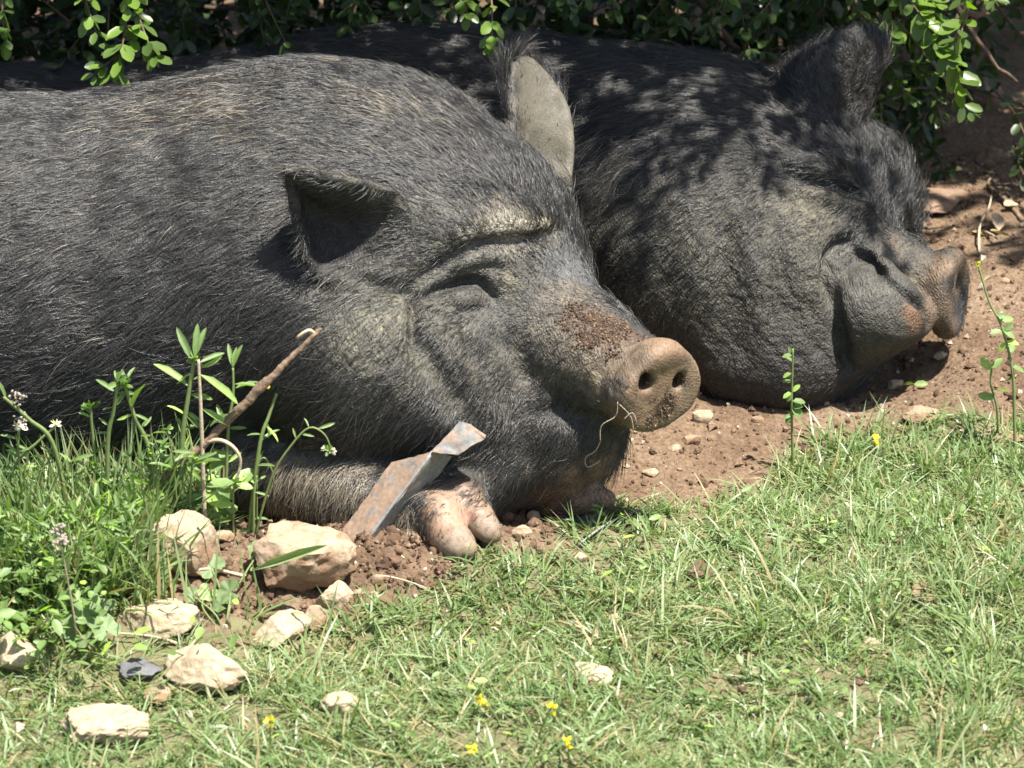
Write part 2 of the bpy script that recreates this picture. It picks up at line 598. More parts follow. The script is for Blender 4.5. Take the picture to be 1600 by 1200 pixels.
def build_body(name, body, lo, hi, h):
    V, Q = surface_nets(body.f, lo, hi, h)
    d1 = V[Q[:, 2]] - V[Q[:, 0]]; d2 = V[Q[:, 3]] - V[Q[:, 1]]
    fn_ = np.cross(d1, d2)
    N = np.zeros_like(V)
    for c in range(4):
        for a in range(3): N[:, a] += np.bincount(Q[:, c], fn_[:, a], len(V))
    N /= np.linalg.norm(N, axis=1)[:, None] + 1e-12
    return V, Q, N
nV, nQ, nN = build_body('pig', near, (-1.40, -0.14, -0.10), (0.28, 0.66, 0.52), 0.0037)
fV, fQ, fN = build_body('pig', far, (-1.10, 0.30, -0.12), (0.62, 1.10, 0.45), 0.0042)

print('pigs', len(nV), len(fV), time.time() - T0)
# ------------------------------------------------------------------ skin and bristles
def skin_material(name, gain=1.0):
    m = NT(name)
    co = m.coord('Object')
    base = m.mix(1.0, m.attr('skin', 'Color'), (0.98 * gain, 0.95 * gain, 0.87 * gain), 'MULTIPLY')
    n1 = m.noise(55.0, 4.0, 0.6, co)
    n2 = m.noise(420.0, 3.0, 0.6, co)
    base = m.mix(1.0, base, (1.0, 1.0, 1.0), 'MULTIPLY')
    sl = m.math('SUBTRACT', 0.75, m.math('MULTIPLY', m.attr('sleek'), 0.55))
    col = m.mix(sl, base, m.ramp(n1, [(0.3, (0.45, 0.45, 0.47)), (0.7, (1.45, 1.42, 1.32))]), 'MULTIPLY')
    col = m.mix(sl, col, m.ramp(n2, [(0.35, (0.45, 0.45, 0.45)), (0.65, (1.5, 1.5, 1.45))]), 'MULTIPLY')
    # soil rubbed into the hide
    s = m.math('ADD', m.attr('soil'), m.math('MULTIPLY', m.math('SUBTRACT', m.noise(170.0, 4.0, 0.7, co), 0.5), 1.5))
    sf = m.ramp(s, [(0.46, (0, 0, 0)), (0.62, (1, 1, 1))])
    soilc = m.ramp(m.noise(300.0, 4.0, 0.7, co), [(0.3, (0.030, 0.016, 0.009)), (0.5, (0.068, 0.042, 0.026)), (0.72, (0.135, 0.088, 0.055))])
    col = m.mix(sf, col, soilc)
    # leathery creases: two crossing sets of fine lines
    w1 = m.n('ShaderNodeTexWave', {'wave_type': 'BANDS', 'bands_direction': 'DIAGONAL'}, Vector=m.scaled(co, (1.0, 0.4, -1.0)), Scale=95.0, Distortion=9.0, Detail=3.0, Detail_Scale=1.6)
    w2 = m.n('ShaderNodeTexWave', {'wave_type': 'BANDS', 'bands_direction': 'DIAGONAL'}, Vector=m.scaled(co, (1.0, -0.4, 1.1)), Scale=120.0, Distortion=8.0, Detail=3.0, Detail_Scale=1.4)
    v = m.n('ShaderNodeTexVoronoi', {'feature': 'DISTANCE_TO_EDGE'}, Vector=co, Scale=520.0)
    h = m.math('ADD', m.math('MULTIPLY', w1.outputs[1], m.math('MULTIPLY', w2.outputs[1], 0.8)), m.math('MULTIPLY', m.math('MINIMUM', v.outputs[0], 0.25), 0.7))
    h = m.math('ADD', h, m.math('MULTIPLY', m.noise(90.0, 5.0, 0.7, co), 0.8))
    w3 = m.n('ShaderNodeTexWave', {'wave_type': 'BANDS', 'bands_direction': 'DIAGONAL'}, Vector=m.scaled(co, (1.0, 0.3, 0.8)), Scale=22.0, Distortion=11.0, Detail=4.0, Detail_Scale=1.2, Detail_Roughness=0.65)
    w4 = m.n('ShaderNodeTexWave', {'wave_type': 'BANDS', 'bands_direction': 'Z'}, Vector=co, Scale=34.0, Distortion=9.0, Detail=4.0, Detail_Scale=1.3, Detail_Roughness=0.65)
    wr = m.math('MULTIPLY', m.math('ADD', w3.outputs[1], m.math('MULTIPLY', w4.outputs[1], 0.25)), m.attr('wrinkle'))
    b0 = m.bump(wr, 0.55, 0.0040)
    b = m.bump(h, m.math('SUBTRACT', 0.62, m.math('MULTIPLY', m.attr('sleek'), 0.52)), 0.0016, b0)
    p = m.principled(Base_Color=col, Roughness=m.ramp(m.noise(120.0, 2.0, 0.5, co), [(0.3, (0.52,) * 3), (0.7, (0.82,) * 3)]), Normal=b)
    p.inputs['Specular IOR Level'].default_value = 0.45
    return m.done(p)

def hair_material(name, lo, hi, straw):
    m = NT(name)
    t = m.attr('tint')
    col = m.ramp(t, [(0.0, lo), (0.55, hi), (0.80, hi), (1.0, straw)])
    h = m.principled(Base_Color=col, Roughness=0.36)
    h.inputs['Specular IOR Level'].default_value = 0.72
    return m.done(h)

def grow(name, V, Q, N, dens, length, flow, lift, curl, radius, tintf, mat, parent, seed):
    """Bristles as hair curves; dens per cm2, length (m), flow (world dirs) and lift per vertex."""
    r = np.random.default_rng(seed)
    tri = np.concatenate([Q[:, [0, 1, 2]], Q[:, [0, 2, 3]]])
    A, B, Cc = V[tri[:, 0]], V[tri[:, 1]], V[tri[:, 2]]
    area = np.linalg.norm(np.cross(B - A, Cc - A), axis=1) * 0.5 * 1e4
    w = area * dens[tri].mean(1)
    n = int(w.sum())
    pick = r.choice(len(tri), n, p=w / w.sum())
    u, v = r.random(n), r.random(n)
    fl = u + v > 1; u[fl] = 1 - u[fl]; v[fl] = 1 - v[fl]
    bc = np.stack([1 - u - v, u, v], 1)
    T = tri[pick]
    lerp = lambda a: (a[T] * (bc[:, :, None] if a.ndim > 1 else bc)).sum(1)
    P = lerp(V); Nn = lerp(N); Nn /= np.linalg.norm(Nn, axis=1)[:, None] + 1e-9
    F = lerp(flow); L = lerp(length); Li = lerp(lift)
    clump = np.stack([vnoise(P * 45, 21 + a) for a in range(3)], 1) * 0.42 + np.stack([vnoise(P * 160, 31 + a) for a in range(3)], 1) * 0.25
    F = F + clump + r.normal(0, 0.16, F.shape)
    F -= (F * Nn).sum(1)[:, None] * Nn
    F /= np.linalg.norm(F, axis=1)[:, None] + 1e-9
    L = L * np.clip(r.normal(1.0, 0.28, n), 0.35, 1.7)
    Li = np.clip(Li + r.normal(0, 0.12, n), 0.04, 1.3)
    side = np.cross(Nn, F)
    K = 5
    t = np.linspace(0, 1, K)
    cu = r.normal(0, 1, n) * curl
    pts = (P[:, None] - Nn[:, None] * 0.0008
           + F[:, None] * (L[:, None] * t)[:, :, None]
           + Nn[:, None] * ((L * Li)[:, None] * (1.35 * t - 0.75 * t * t)[None])[:, :, None]
           + side[:, None] * ((L * cu)[:, None] * (t * t)[None])[:, :, None]
           + np.array([0, 0, -1.0]) * ((L * 0.10)[:, None] * (t * t)[None])[:, :, None])
    hc = bpy.data.hair_curves.new(name)
    hc.add_curves([K] * n)
    hc.attributes['position'].data.foreach_set('vector', pts.astype(np.float32).ravel())
    ra = hc.attributes.get('radius') or hc.attributes.new('radius', 'FLOAT', 'POINT')
    rad = (radius * np.clip(r.normal(1, 0.2, n), 0.5, 1.6))[:, None] * np.array([1.0, 1.0, 0.9, 0.65, 0.2])[None]
    ra.data.foreach_set('value', rad.astype(np.float32).ravel())
    ta = hc.attributes.new('tint', 'FLOAT', 'CURVE')
    ta.data.foreach_set('value', np.clip(tintf(P, Nn, r), 0, 1).astype(np.float32))
    hc.materials.append(mat)
    o = bpy.data.objects.new(name, hc)
    COL.objects.link(o)
    o.parent = parent
    print(name, n)
    return o

def spots(body, lst, scale=1.0):
    return [(trace(body.base, x, y), r * scale, v) for x, y, r, v in lst]

def screen(dx, dy):
    return unit(CR * dx - CU * dy)

DARK = (0.030, 0.030, 0.033)
# ---- near pig
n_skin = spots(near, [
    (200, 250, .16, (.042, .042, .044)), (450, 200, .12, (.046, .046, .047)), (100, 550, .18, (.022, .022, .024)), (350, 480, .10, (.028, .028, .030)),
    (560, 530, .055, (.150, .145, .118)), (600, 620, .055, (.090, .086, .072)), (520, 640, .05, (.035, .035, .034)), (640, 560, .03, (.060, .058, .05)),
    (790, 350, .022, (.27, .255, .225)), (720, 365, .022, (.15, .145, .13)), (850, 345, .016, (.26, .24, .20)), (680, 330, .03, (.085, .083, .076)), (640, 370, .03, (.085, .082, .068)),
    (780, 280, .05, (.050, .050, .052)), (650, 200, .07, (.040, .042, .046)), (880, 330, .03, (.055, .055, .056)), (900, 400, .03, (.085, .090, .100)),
    (780, 410, .025, (.080, .078, .072)), (735, 462, .012, (.045, .042, .042)), (700, 450, .007, (.008, .008, .008)), (718, 443, .007, (.006, .006, .006)), (738, 438, .007, (.006, .006, .006)), (756, 443, .006, (.006, .006, .006)), (646, 462, .007, (.010, .010, .009)), (649, 480, .007, (.010, .010, .009)), (650, 500, .007, (.010, .010, .009)), (648, 522, .007, (.012, .012, .011)), (600, 445, .006, (.014, .014, .013)), (625, 449, .006, (.014, .014, .013)), (770, 376, .005, (.02, .02, .02)), (815, 375, .005, (.02, .02, .02)), (725, 391, .005, (.02, .02, .02)), (1009, 597, .008, (.010, .008, .007)), (1062, 596, .008, (.010, .008, .007)), (785, 445, .012, (.14, .13, .105)), (700, 510, .03, (.070, .067, .060)),  # near-black anchors: dark eye slit; shade painted into creases and nostrils
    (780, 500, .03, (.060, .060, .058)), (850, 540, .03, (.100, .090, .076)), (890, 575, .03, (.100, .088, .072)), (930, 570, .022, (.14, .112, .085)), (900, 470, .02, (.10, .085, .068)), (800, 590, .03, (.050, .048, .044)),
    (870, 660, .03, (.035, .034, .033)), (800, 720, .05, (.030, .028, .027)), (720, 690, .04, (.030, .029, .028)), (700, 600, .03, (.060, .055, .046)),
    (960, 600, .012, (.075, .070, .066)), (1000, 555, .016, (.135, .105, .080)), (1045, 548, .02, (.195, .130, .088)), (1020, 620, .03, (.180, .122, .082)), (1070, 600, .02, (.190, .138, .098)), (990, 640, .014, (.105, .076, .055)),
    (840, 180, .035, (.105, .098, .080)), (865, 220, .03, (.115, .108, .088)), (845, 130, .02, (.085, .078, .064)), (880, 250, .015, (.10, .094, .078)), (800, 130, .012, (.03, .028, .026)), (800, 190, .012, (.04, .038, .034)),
    (525, 340, .045, (.012, .011, .010)), (480, 320, .03, (.012, .011, .010)), (560, 400, .035, (.011, .010, .009)), (500, 390, .03, (.012, .011, .010)), (590, 305, .012, (.13, .125, .105)), (540, 288, .012, (.10, .095, .08)), (540, 470, .03, (.05, .05, .045)),  # near ear hollow: shade under the flap painted dark into the skin
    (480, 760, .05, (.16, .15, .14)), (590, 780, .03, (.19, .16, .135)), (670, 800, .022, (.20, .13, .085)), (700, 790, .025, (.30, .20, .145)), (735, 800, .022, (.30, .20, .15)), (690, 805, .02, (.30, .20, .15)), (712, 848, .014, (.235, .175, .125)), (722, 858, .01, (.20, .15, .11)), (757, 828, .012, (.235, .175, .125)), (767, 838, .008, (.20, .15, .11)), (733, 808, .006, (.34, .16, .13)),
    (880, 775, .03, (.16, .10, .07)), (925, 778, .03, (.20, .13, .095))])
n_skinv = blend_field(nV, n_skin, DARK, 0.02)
n_soil = blend_field(nV, spots(near, [(925, 510, .024, .92), (960, 518, .020, .95), (900, 490, .016, .85), (990, 528, .012, .8), (945, 550, .016, .62), (880, 520, .014, .5), (870, 545, .01, .1), (915, 580, .012, .2), (905, 590, .012, .6), (860, 550, .02, .15), (1030, 640, .016, .75), (1008, 590, .008, .9), (1062, 590, .008, .8), (1000, 620, .02, .55), (1045, 625, .016, .68), (1025, 660, .012, .5), (1020, 575, .012, .5), (1040, 560, .02, .30), (1070, 580, .012, .35), (780, 590, .02, .25), (665, 800, .014, .7), (712, 858, .006, .8), (706, 846, .005, .7), (690, 838, .006, .8), (766, 838, .005, .6), (740, 826, .005, .9), (640, 790, .02, .8), (820, 670, .006, .8)]), 0.0, 0.35)
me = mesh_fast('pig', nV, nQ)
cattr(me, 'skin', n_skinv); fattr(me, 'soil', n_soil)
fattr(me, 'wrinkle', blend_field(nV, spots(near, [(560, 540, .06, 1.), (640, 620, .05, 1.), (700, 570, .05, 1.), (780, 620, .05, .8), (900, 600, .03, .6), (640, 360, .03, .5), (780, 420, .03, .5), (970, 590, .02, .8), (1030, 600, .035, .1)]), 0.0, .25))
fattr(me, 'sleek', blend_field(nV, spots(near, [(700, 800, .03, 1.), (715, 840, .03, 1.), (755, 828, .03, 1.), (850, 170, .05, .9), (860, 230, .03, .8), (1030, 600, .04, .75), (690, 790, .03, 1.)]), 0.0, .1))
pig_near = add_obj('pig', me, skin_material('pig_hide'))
tag(pig_near, 'dark grey bristly pig in front, lying with soil on its snout facing the viewer', 'pig', 'sleeping pigs')
NOH = 0.0
n_len = blend_field(nV, spots(near, [
    (200, 250, .16, .022), (450, 180, .12, .022), (150, 500, .2, .026), (600, 110, .06, .024), (380, 110, .1, .024), (650, 200, .06, .023), (780, 270, .05, .022), (880, 320, .03, .018),
    (680, 340, .03, .010), (790, 350, .025, .006), (640, 380, .03, .016), (780, 420, .03, .005), (735, 450, .025, .004), (900, 420, .03, .006), (830, 480, .03, .006), (700, 510, .03, .012), (660, 540, .02, .016),
    (560, 520, .04, .012), (540, 640, .05, .032), (620, 670, .04, .032), (480, 600, .05, .034), (700, 640, .04, .022), (780, 560, .03, .012), (850, 560, .03, .005), (900, 600, .03, .005), (850, 650, .03, .016), (800, 720, .05, .016), (900, 680, .03, .012),
    (520, 440, .03, .03), (590, 300, .02, .012), (525, 340, .05, .007), (470, 300, .03, .008), (480, 760, .05, .018), (640, 795, .02, .018), (700, 790, .02, .006), (720, 840, .03, .003), (840, 160, .04, .006), (1030, 600, .05, .0025), (985, 560, .02, .003), (970, 620, .02, .005), (930, 520, .03, .005), (1000, 650, .02, .006)]), .03, .02)
n_den = blend_field(nV, spots(near, [
    (200, 250, .2, 16.), (450, 150, .12, 18.), (150, 550, .2, 13.), (600, 120, .06, 20.), (780, 270, .05, 20.), (880, 320, .04, 24.), (690, 330, .03, 24.), (790, 350, .02, 22.), (640, 370, .03, 18.),
    (780, 420, .03, 26.), (900, 420, .04, 30.), (735, 450, .012, 3.), (700, 448, .01, 3.), (760, 455, .008, 3.), (650, 485, .010, 4.), (600, 446, .010, 5.), (635, 454, .010, 5.), (649, 515, .009, 4.), (700, 510, .03, 18.), (560, 520, .045, 5.), (600, 590, .04, 7.), (540, 650, .05, 11.), (700, 620, .04, 11.), (800, 570, .03, 14.), (860, 560, .03, 18.), (900, 600, .03, 18.), (800, 720, .05, 12.), (870, 650, .03, 14.),
    (1030, 600, .045, 2.), (1000, 545, .02, 6.), (970, 600, .02, 8.), (840, 170, .03, 0.05), (865, 225, .03, .1), (840, 120, .025, .1), (850, 145, .025, .05), (525, 340, .04, .5), (480, 310, .028, .5), (560, 400, .03, .5), (590, 340, .02, 1.),
    (700, 795, .03, 7.), (715, 845, .02, .3), (757, 828, .018, .3), (650, 800, .022, 34.), (670, 800, .012, 20.), (500, 770, .06, 24.), (900, 778, .04, 2.)]), 12.0, .02)
n_flow = blend_field(nV, spots(near, [(x, y, r, screen(*d)) for x, y, r, d in [
    (200, 250, .18, (-1, .25)), (380, 120, .1, (-1, -.02)), (100, 550, .2, (-1, .5)), (350, 450, .1, (-.9, .5)), (550, 180, .08, (-.95, -.2)), (650, 150, .06, (-.85, -.6)), (680, 260, .05, (-.85, -.6)), (780, 260, .05, (-.5, -.9)), (870, 300, .04, (-.15, -1)), (900, 380, .03, (-.2, -1)),
    (790, 350, .03, (-.3, -1)), (690, 350, .03, (-.8, -.6)), (630, 390, .03, (-1, .25)), (560, 450, .04, (-.8, .6)), (780, 420, .03, (-.7, -.4)), (850, 450, .03, (-.6, -.6)), (930, 480, .02, (-.7, -.5)), (720, 510, .04, (-.8, .5)), (780, 560, .03, (-.7, .7)),
    (560, 540, .05, (-.7, .6)), (540, 650, .05, (-.85, .55)), (640, 660, .04, (-.7, .75)), (700, 620, .03, (-.6, .8)), (850, 560, .03, (-.8, .3)), (900, 610, .03, (-.8, .5)), (800, 720, .06, (-.6, .7)), (900, 670, .03, (-.3, .8)),
    (500, 290, .03, (-.9, -.3)), (525, 340, .03, (-.8, .6)), (500, 770, .06, (-.3, .9)), (650, 800, .02, (-.5, .9)), (840, 150, .04, (.1, -1))]]), screen(-1, .4), .02)
n_lift = blend_field(nV, spots(near, [(300, 300, .2, .15), (400, 110, .08, .24), (650, 150, .06, .34), (870, 300, .04, .42), (790, 350, .03, .45), (560, 520, .05, .35), (560, 660, .06, .28), (700, 510, .04, .32), (850, 560, .04, .35), (500, 770, .06, .25), (640, 380, .03, .5)]), .25, .02)
def thin(V, N, den):
    vis = (N * unit(CAM - np.array([0, .3, .2]))).sum(1)
    earz = np.exp(-((V - W(830, 130, .375)) ** 2).sum(1) / .055 ** 2)
    den = den * np.maximum(np.clip((vis + 0.35) / 0.4, 0.10, 1), earz) * np.clip((N[:, 2] + 0.95) / 0.25, 0, 1) * np.clip((V[:, 0] + 1.05) / 0.15, 0.15, 1)
    return np.maximum(den, 0)
# the backs of the ears are shaggy
def ear_back(V, N, den, ln, c, rad, blen):
    back = np.exp(-((V - c) ** 2).sum(1) / rad ** 2) * np.clip((N @ (CD * .8 + CU * .6 - CR * .5) - 0.05) / 0.4, 0, 1)
    back = np.clip(back * 2.0, 0, 1)
    return den * (1 - back) + 75 * back, ln * (1 - back) + blen * back
n_den, n_len = ear_back(nV, nN, n_den, n_len, W(830, 130, .385), .060, .026)
n_den, n_len = ear_back(nV, nN, n_den, n_len, W(500, 310, .09), .045, .007)
ear_mask = np.exp(-((nV - W(830, 130, .375)) ** 2).sum(1) / .06 ** 2)
n_lift = n_lift * (1 - ear_mask) + .55 * ear_mask
n_flow = n_flow * (1 - ear_mask[:, None]) + screen(-.15, -1)[None] * ear_mask[:, None]
def near_tint(P, Nn, r):
    top = np.clip((Nn[:, 2] - 0.45) / 0.4, 0, 1) * np.clip((-0.02 - P[:, 0]) / 0.1, 0, 1)
    pat = np.clip(fbm(P * np.array([9, 9, 22]), 3, 8) * 0.9 + 0.25, 0, 1)
    t = r.random(len(P)) * 0.55
    straw = r.random(len(P)) < (0.012 + 0.40 * top * pat * np.clip((P[:, 2] - 0.36) / 0.05, 0, 1))
    leg = np.exp(-((P - W(520, 775, 0.01)) ** 2).sum(1) / 0.075 ** 2) > 0.45
    straw |= leg & (r.random(len(P)) < 0.8)
    straw |= np.exp(-((P - W(655, 805, -0.03)) ** 2).sum(1) / 0.03 ** 2) > 0.5
    brow = np.exp(-((P - W(800, 350, P[:, 1].mean() * 0 + .12)) ** 2).sum(1) / 0.04 ** 2) > 0.5
    t = np.where(brow & (r.random(len(P)) < .5), 0.9, t)
    return np.where(straw, 0.85 + 0.15 * r.random(len(P)), t)
hm1 = hair_material('dark_bristles', (.009, .0086, .0080), (.044, .0415, .038), (.30, .245, .165))
tag(grow('bristles', nV, nQ, nN, thin(nV, nN, n_den), n_len, n_flow, n_lift, 0.15, .00022, near_tint, hm1, pig_near, 5), kind='stuff')

# ---- far pig
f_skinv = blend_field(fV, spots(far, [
    (1000, 420, .10, (.062, .060, .050)), (1100, 350, .06, (.080, .076, .062)), (1347, 402, .005, (.012, .012, .012)), (1364, 407, .005, (.012, .012, .012)), (1298, 430, .006, (.015, .015, .015)), (1385, 436, .005, (.012, .010, .009)), (1400, 448, .005, (.012, .010, .009)), (1420, 463, .005, (.012, .010, .009)), (1438, 478, .005, (.012, .010, .009)), (1375, 420, .005, (.012, .010, .009)), (1365, 470, .025, (.075, .072, .068)), (1370, 510, .02, (.06, .056, .052)), (1450, 500, .006, (.012, .010, .009)), (1487, 441, .008, (.010, .008, .007)), (1060, 560, .06, (.030, .026, .026)), (1150, 600, .06, (.026, .023, .024)), (1200, 450, .05, (.045, .043, .040)), (1100, 150, .15, (.022, .022, .024)), (700, 80, .3, (.020, .018, .017)),  # crease, mouth-line and nostril shade painted into the skin colour
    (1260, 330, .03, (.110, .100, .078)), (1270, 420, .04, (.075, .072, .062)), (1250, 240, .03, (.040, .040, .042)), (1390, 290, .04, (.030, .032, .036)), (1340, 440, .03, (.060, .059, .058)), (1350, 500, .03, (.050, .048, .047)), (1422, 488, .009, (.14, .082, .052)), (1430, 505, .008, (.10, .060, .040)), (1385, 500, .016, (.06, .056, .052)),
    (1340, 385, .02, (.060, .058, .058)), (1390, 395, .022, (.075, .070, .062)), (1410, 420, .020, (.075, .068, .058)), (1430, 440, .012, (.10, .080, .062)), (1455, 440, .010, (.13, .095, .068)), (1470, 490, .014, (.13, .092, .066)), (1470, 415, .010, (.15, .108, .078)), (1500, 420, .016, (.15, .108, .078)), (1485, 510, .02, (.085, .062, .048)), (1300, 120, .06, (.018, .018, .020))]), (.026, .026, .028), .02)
f_soil = blend_field(fV, spots(far, [(1400, 380, .014, .7), (1390, 365, .01, .6), (1470, 440, .02, .35), (1440, 400, .012, .6), (1000, 325, .012, .55)]), 0.0, .35)
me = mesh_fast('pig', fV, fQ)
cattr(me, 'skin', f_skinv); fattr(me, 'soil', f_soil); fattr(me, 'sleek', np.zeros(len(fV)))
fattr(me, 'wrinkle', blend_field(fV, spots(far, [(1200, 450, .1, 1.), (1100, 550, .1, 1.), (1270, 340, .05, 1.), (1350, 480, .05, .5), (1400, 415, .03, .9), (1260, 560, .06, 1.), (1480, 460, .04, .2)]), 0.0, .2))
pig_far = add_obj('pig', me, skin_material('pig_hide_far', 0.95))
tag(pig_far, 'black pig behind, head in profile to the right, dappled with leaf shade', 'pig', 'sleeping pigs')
f_len = blend_field(fV, spots(far, [(1000, 400, .12, .018), (1100, 150, .12, .026), (700, 80, .3, .034), (1150, 320, .06, .017), (1100, 560, .08, .007), (1200, 450, .06, .008), (1260, 330, .04, .008), (1390, 290, .04, .022), (1370, 240, .03, .022), (1330, 440, .04, .004), (1400, 420, .03, .004), (1300, 120, .06, .012), (1220, 560, .06, .006), (1480, 460, .05, .003), (1420, 500, .03, .004), (1440, 420, .03, .003), (1360, 480, .05, .004)]), .025, .02)
f_den = blend_field(fV, spots(far, [(1000, 400, .12, 9.), (1100, 150, .2, 13.), (700, 80, .3, 11.), (1100, 580, .08, 4.), (1200, 450, .06, 6.), (1260, 330, .04, 10.), (1390, 280, .05, 24.), (1330, 440, .05, 1.2), (1350, 500, .05, 1.2), (1480, 460, .05, 1.5), (1300, 120, .07, 16.), (1420, 420, .02, 6.)]), 8.0, .02)
f_flow = blend_field(fV, spots(far, [(x, y, r, screen(*d)) for x, y, r, d in [(1000, 300, .1, (-.9, .4)), (1000, 450, .1, (-.7, .6)), (1150, 320, .06, (-.8, .55)), (1150, 420, .06, (-.6, .8)), (1100, 150, .15, (-1, .1)), (1100, 580, .08, (-.4, .9)), (1250, 350, .05, (-.7, .6)), (1220, 480, .05, (-.5, .8)), (1270, 240, .04, (-.6, -.5)), (1380, 260, .04, (.45, -.8)), (1400, 320, .03, (.5, -.6)), (1330, 450, .05, (-.8, .4)), (1300, 120, .08, (.15, -1))]]), screen(-1, .2), .02)
f_lift = blend_field(fV, spots(far, [(1000, 400, .2, .2), (1390, 290, .06, .6), (1200, 450, .1, .25)]), .28, .02)
def far_tint(P, Nn, r):
    t = r.random(len(P)) * 0.5
    back = (P[:, 1] > 0.62) & (P[:, 0] < 0.05)
    return np.where((r.random(len(P)) < 0.05) | (back & (r.random(len(P)) < .12)), .88, t)
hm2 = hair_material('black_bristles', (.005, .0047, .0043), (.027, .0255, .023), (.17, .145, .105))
tag(grow('bristles', fV, fQ, fN, thin(fV, fN, f_den), f_len, f_flow, f_lift, 0.18, .00022, far_tint, hm2, pig_far, 6), kind='stuff')
print('fur', time.time() - T0)
# ------------------------------------------------------------------ ground
def gz(x, y):
    x = np.asarray(x, float); y = np.asarray(y, float)
    z = 0.042 * np.exp(-((x + 0.58) / 0.30) ** 2 - ((y + 0.10) / 0.13) ** 2)      # grassy bank on the left
    z += 0.020 * np.exp(-((x + 0.13) / 0.10) ** 2 - ((y + 0.085) / 0.05) ** 2)      # soil heaped in front of the foot
    z += 0.030 * np.exp(-((x + 0.24) / 0.12) ** 2 - ((y + 0.050) / 0.045) ** 2)
    z += 0.012 * np.exp(-((x - 0.10) / 0.10) ** 2 - ((y + 0.01) / 0.04) ** 2)
    z += 0.030 * np.exp(-((x - 0.66) / 0.18) ** 2 - ((y - 0.72) / 0.30) ** 2)
    z -= 0.018 * np.exp(-((x - 0.25) / 0.30) ** 2 - ((y - 0.20) / 0.14) ** 2)       # hollow worn by the pigs
    p = np.stack([x.ravel(), y.ravel(), np.zeros(x.size)], 1)
    z += (0.012 * fbm(p * 5.0, 2, 40)).reshape(x.shape) * np.exp(-(x ** 2 + y ** 2) / 9)
    return z

def G(px, py, up=0.0):
    """Point of the ground seen at a photograph pixel."""
    d = ray(px, py)
    z = 0.0
    for _ in range(12):
        t = (z + up - CAM[2]) / d[2]
        p = CAM + d * t
        z = float(gz(np.array([p[0]]), np.array([p[1]]))[0])
    p[2] = z
    return p

def to_px(P):
    q = P - CAM
    w = q @ CD
    return np.stack([800 + FPX * (q @ CR) / w, 600 - FPX * (q @ CU) / w], 1)

def in_poly(pts, poly):
    x, y = pts[:, 0], pts[:, 1]
    poly = np.asarray(poly, float)
    c = np.zeros(len(pts), bool)
    j = len(poly) - 1
    for i in range(len(poly)):
        xi, yi = poly[i]; xj, yj = poly[j]
        m = ((yi > y) != (yj > y)) & (x < (xj - xi) * (y - yi) / (yj - yi + 1e-12) + xi)
        c ^= m
        j = i
    return c

# where the turf ends, walked along on the ground
EDGE = [(-900, 690), (0, 700), (60, 700), (150, 705), (250, 715), (330, 730), (400, 770), (430, 800), (360, 810), (300, 830), (240, 850), (210, 900), (250, 960), (330, 985), (400, 1000), (480, 1005), (560, 970), (640, 945), (700, 905), (790, 885), (880, 868), (930, 845), (925, 815), (960, 792), (1010, 788), (1060, 812), (1110, 800), (1150, 770), (1200, 735), (1270, 700), (1330, 675), (1420, 665), (1500, 668), (1600, 660), (1800, 640), (2500, 600)]
TURF = np.array([G(x, y)[:2] for x, y in EDGE] + [[3.0, -3.0], [-3.0, -3.0]])
def turf(x, y):
    """1 inside the turf, 0 on bare soil, ragged in between."""
    p = np.stack([x, y], 1)
    n = np.stack([x, y, np.zeros(len(x))], 1)
    j = np.stack([vnoise(n * 22, 61), vnoise(n * 22, 62)], 1) * 0.028 + np.stack([vnoise(n * 60, 63), vnoise(n * 60, 64)], 1) * 0.012
    return in_poly(p + j, TURF).astype(float)

def axis(lo, hi, step, out, grow_=1.35):
    a = list(np.arange(lo, hi + step / 2, step))
    s = step * 2
    while a[-1] < out: a.append(a[-1] + s); s *= grow_
    s = step * 2
    while a[0] > -out: a.insert(0, a[0] - s); s *= grow_
    return np.array(a)
gx = axis(-0.95, 0.95, 0.0062, 80); gy = axis(-0.78, 1.25, 0.0062, 80)
GX, GY = np.meshgrid(gx, gy, indexing='ij')
gp = np.stack([GX.ravel(), GY.ravel(), np.zeros(GX.size)], 1)
GZ = gz(GX, GY).ravel()
close = np.exp(-((GX.ravel() / 1.4) ** 4 + ((GY.ravel() - .2) / 1.4) ** 4))
tf = turf(GX.ravel(), GY.ravel())
crumb = np.abs(vnoise(gp * 70, 51)) * 0.6 + np.abs(vnoise(gp * 130, 52)) * 0.4
loose = np.exp(-((GX.ravel() + 0.12) / 0.22) ** 2 - ((GY.ravel() + 0.06) / 0.12) ** 2)
GZ = GZ + close * (0.004 * fbm(gp * 30, 3, 44) + (0.002 + 0.017 * loose) * crumb + 0.006 * loose * fbm(gp * 60, 2, 47))
nx, ny = len(gx), len(gy)
ii, jj = np.meshgrid(np.arange(nx - 1), np.arange(ny - 1), indexing='ij')
b0 = (ii * ny + jj).ravel()
gq = np.stack([b0, b0 + ny, b0 + ny + 1, b0 + 1], 1)
me = mesh_fast('ground', np.stack([gp[:, 0], gp[:, 1], GZ], 1), gq)
fattr(me, 'turf', tf)
m = NT('soil')
co = m.coord('Object')
c1 = m.ramp(m.noise(9.0, 5.0, 0.6, co), [(0.3, (0.128, 0.084, 0.053)), (0.55, (0.192, 0.134, 0.088)), (0.75, (0.245, 0.182, 0.126))])
c2 = m.ramp(m.noise(160.0, 4.0, 0.7, co), [(0.3, (0.45, 0.43, 0.42)), (0.62, (1.25, 1.22, 1.2)), (0.78, (1.9, 1.9, 1.85))])
col = m.mix(0.85, c1, c2, 'MULTIPLY')
th = m.ramp(m.noise(60.0, 4.0, 0.6, co), [(0.35, (0.120, 0.110, 0.055)), (0.6, (0.200, 0.175, 0.100)), (0.75, (0.17, 0.20, 0.08))])
col = m.mix(m.attr('turf'), col, th)
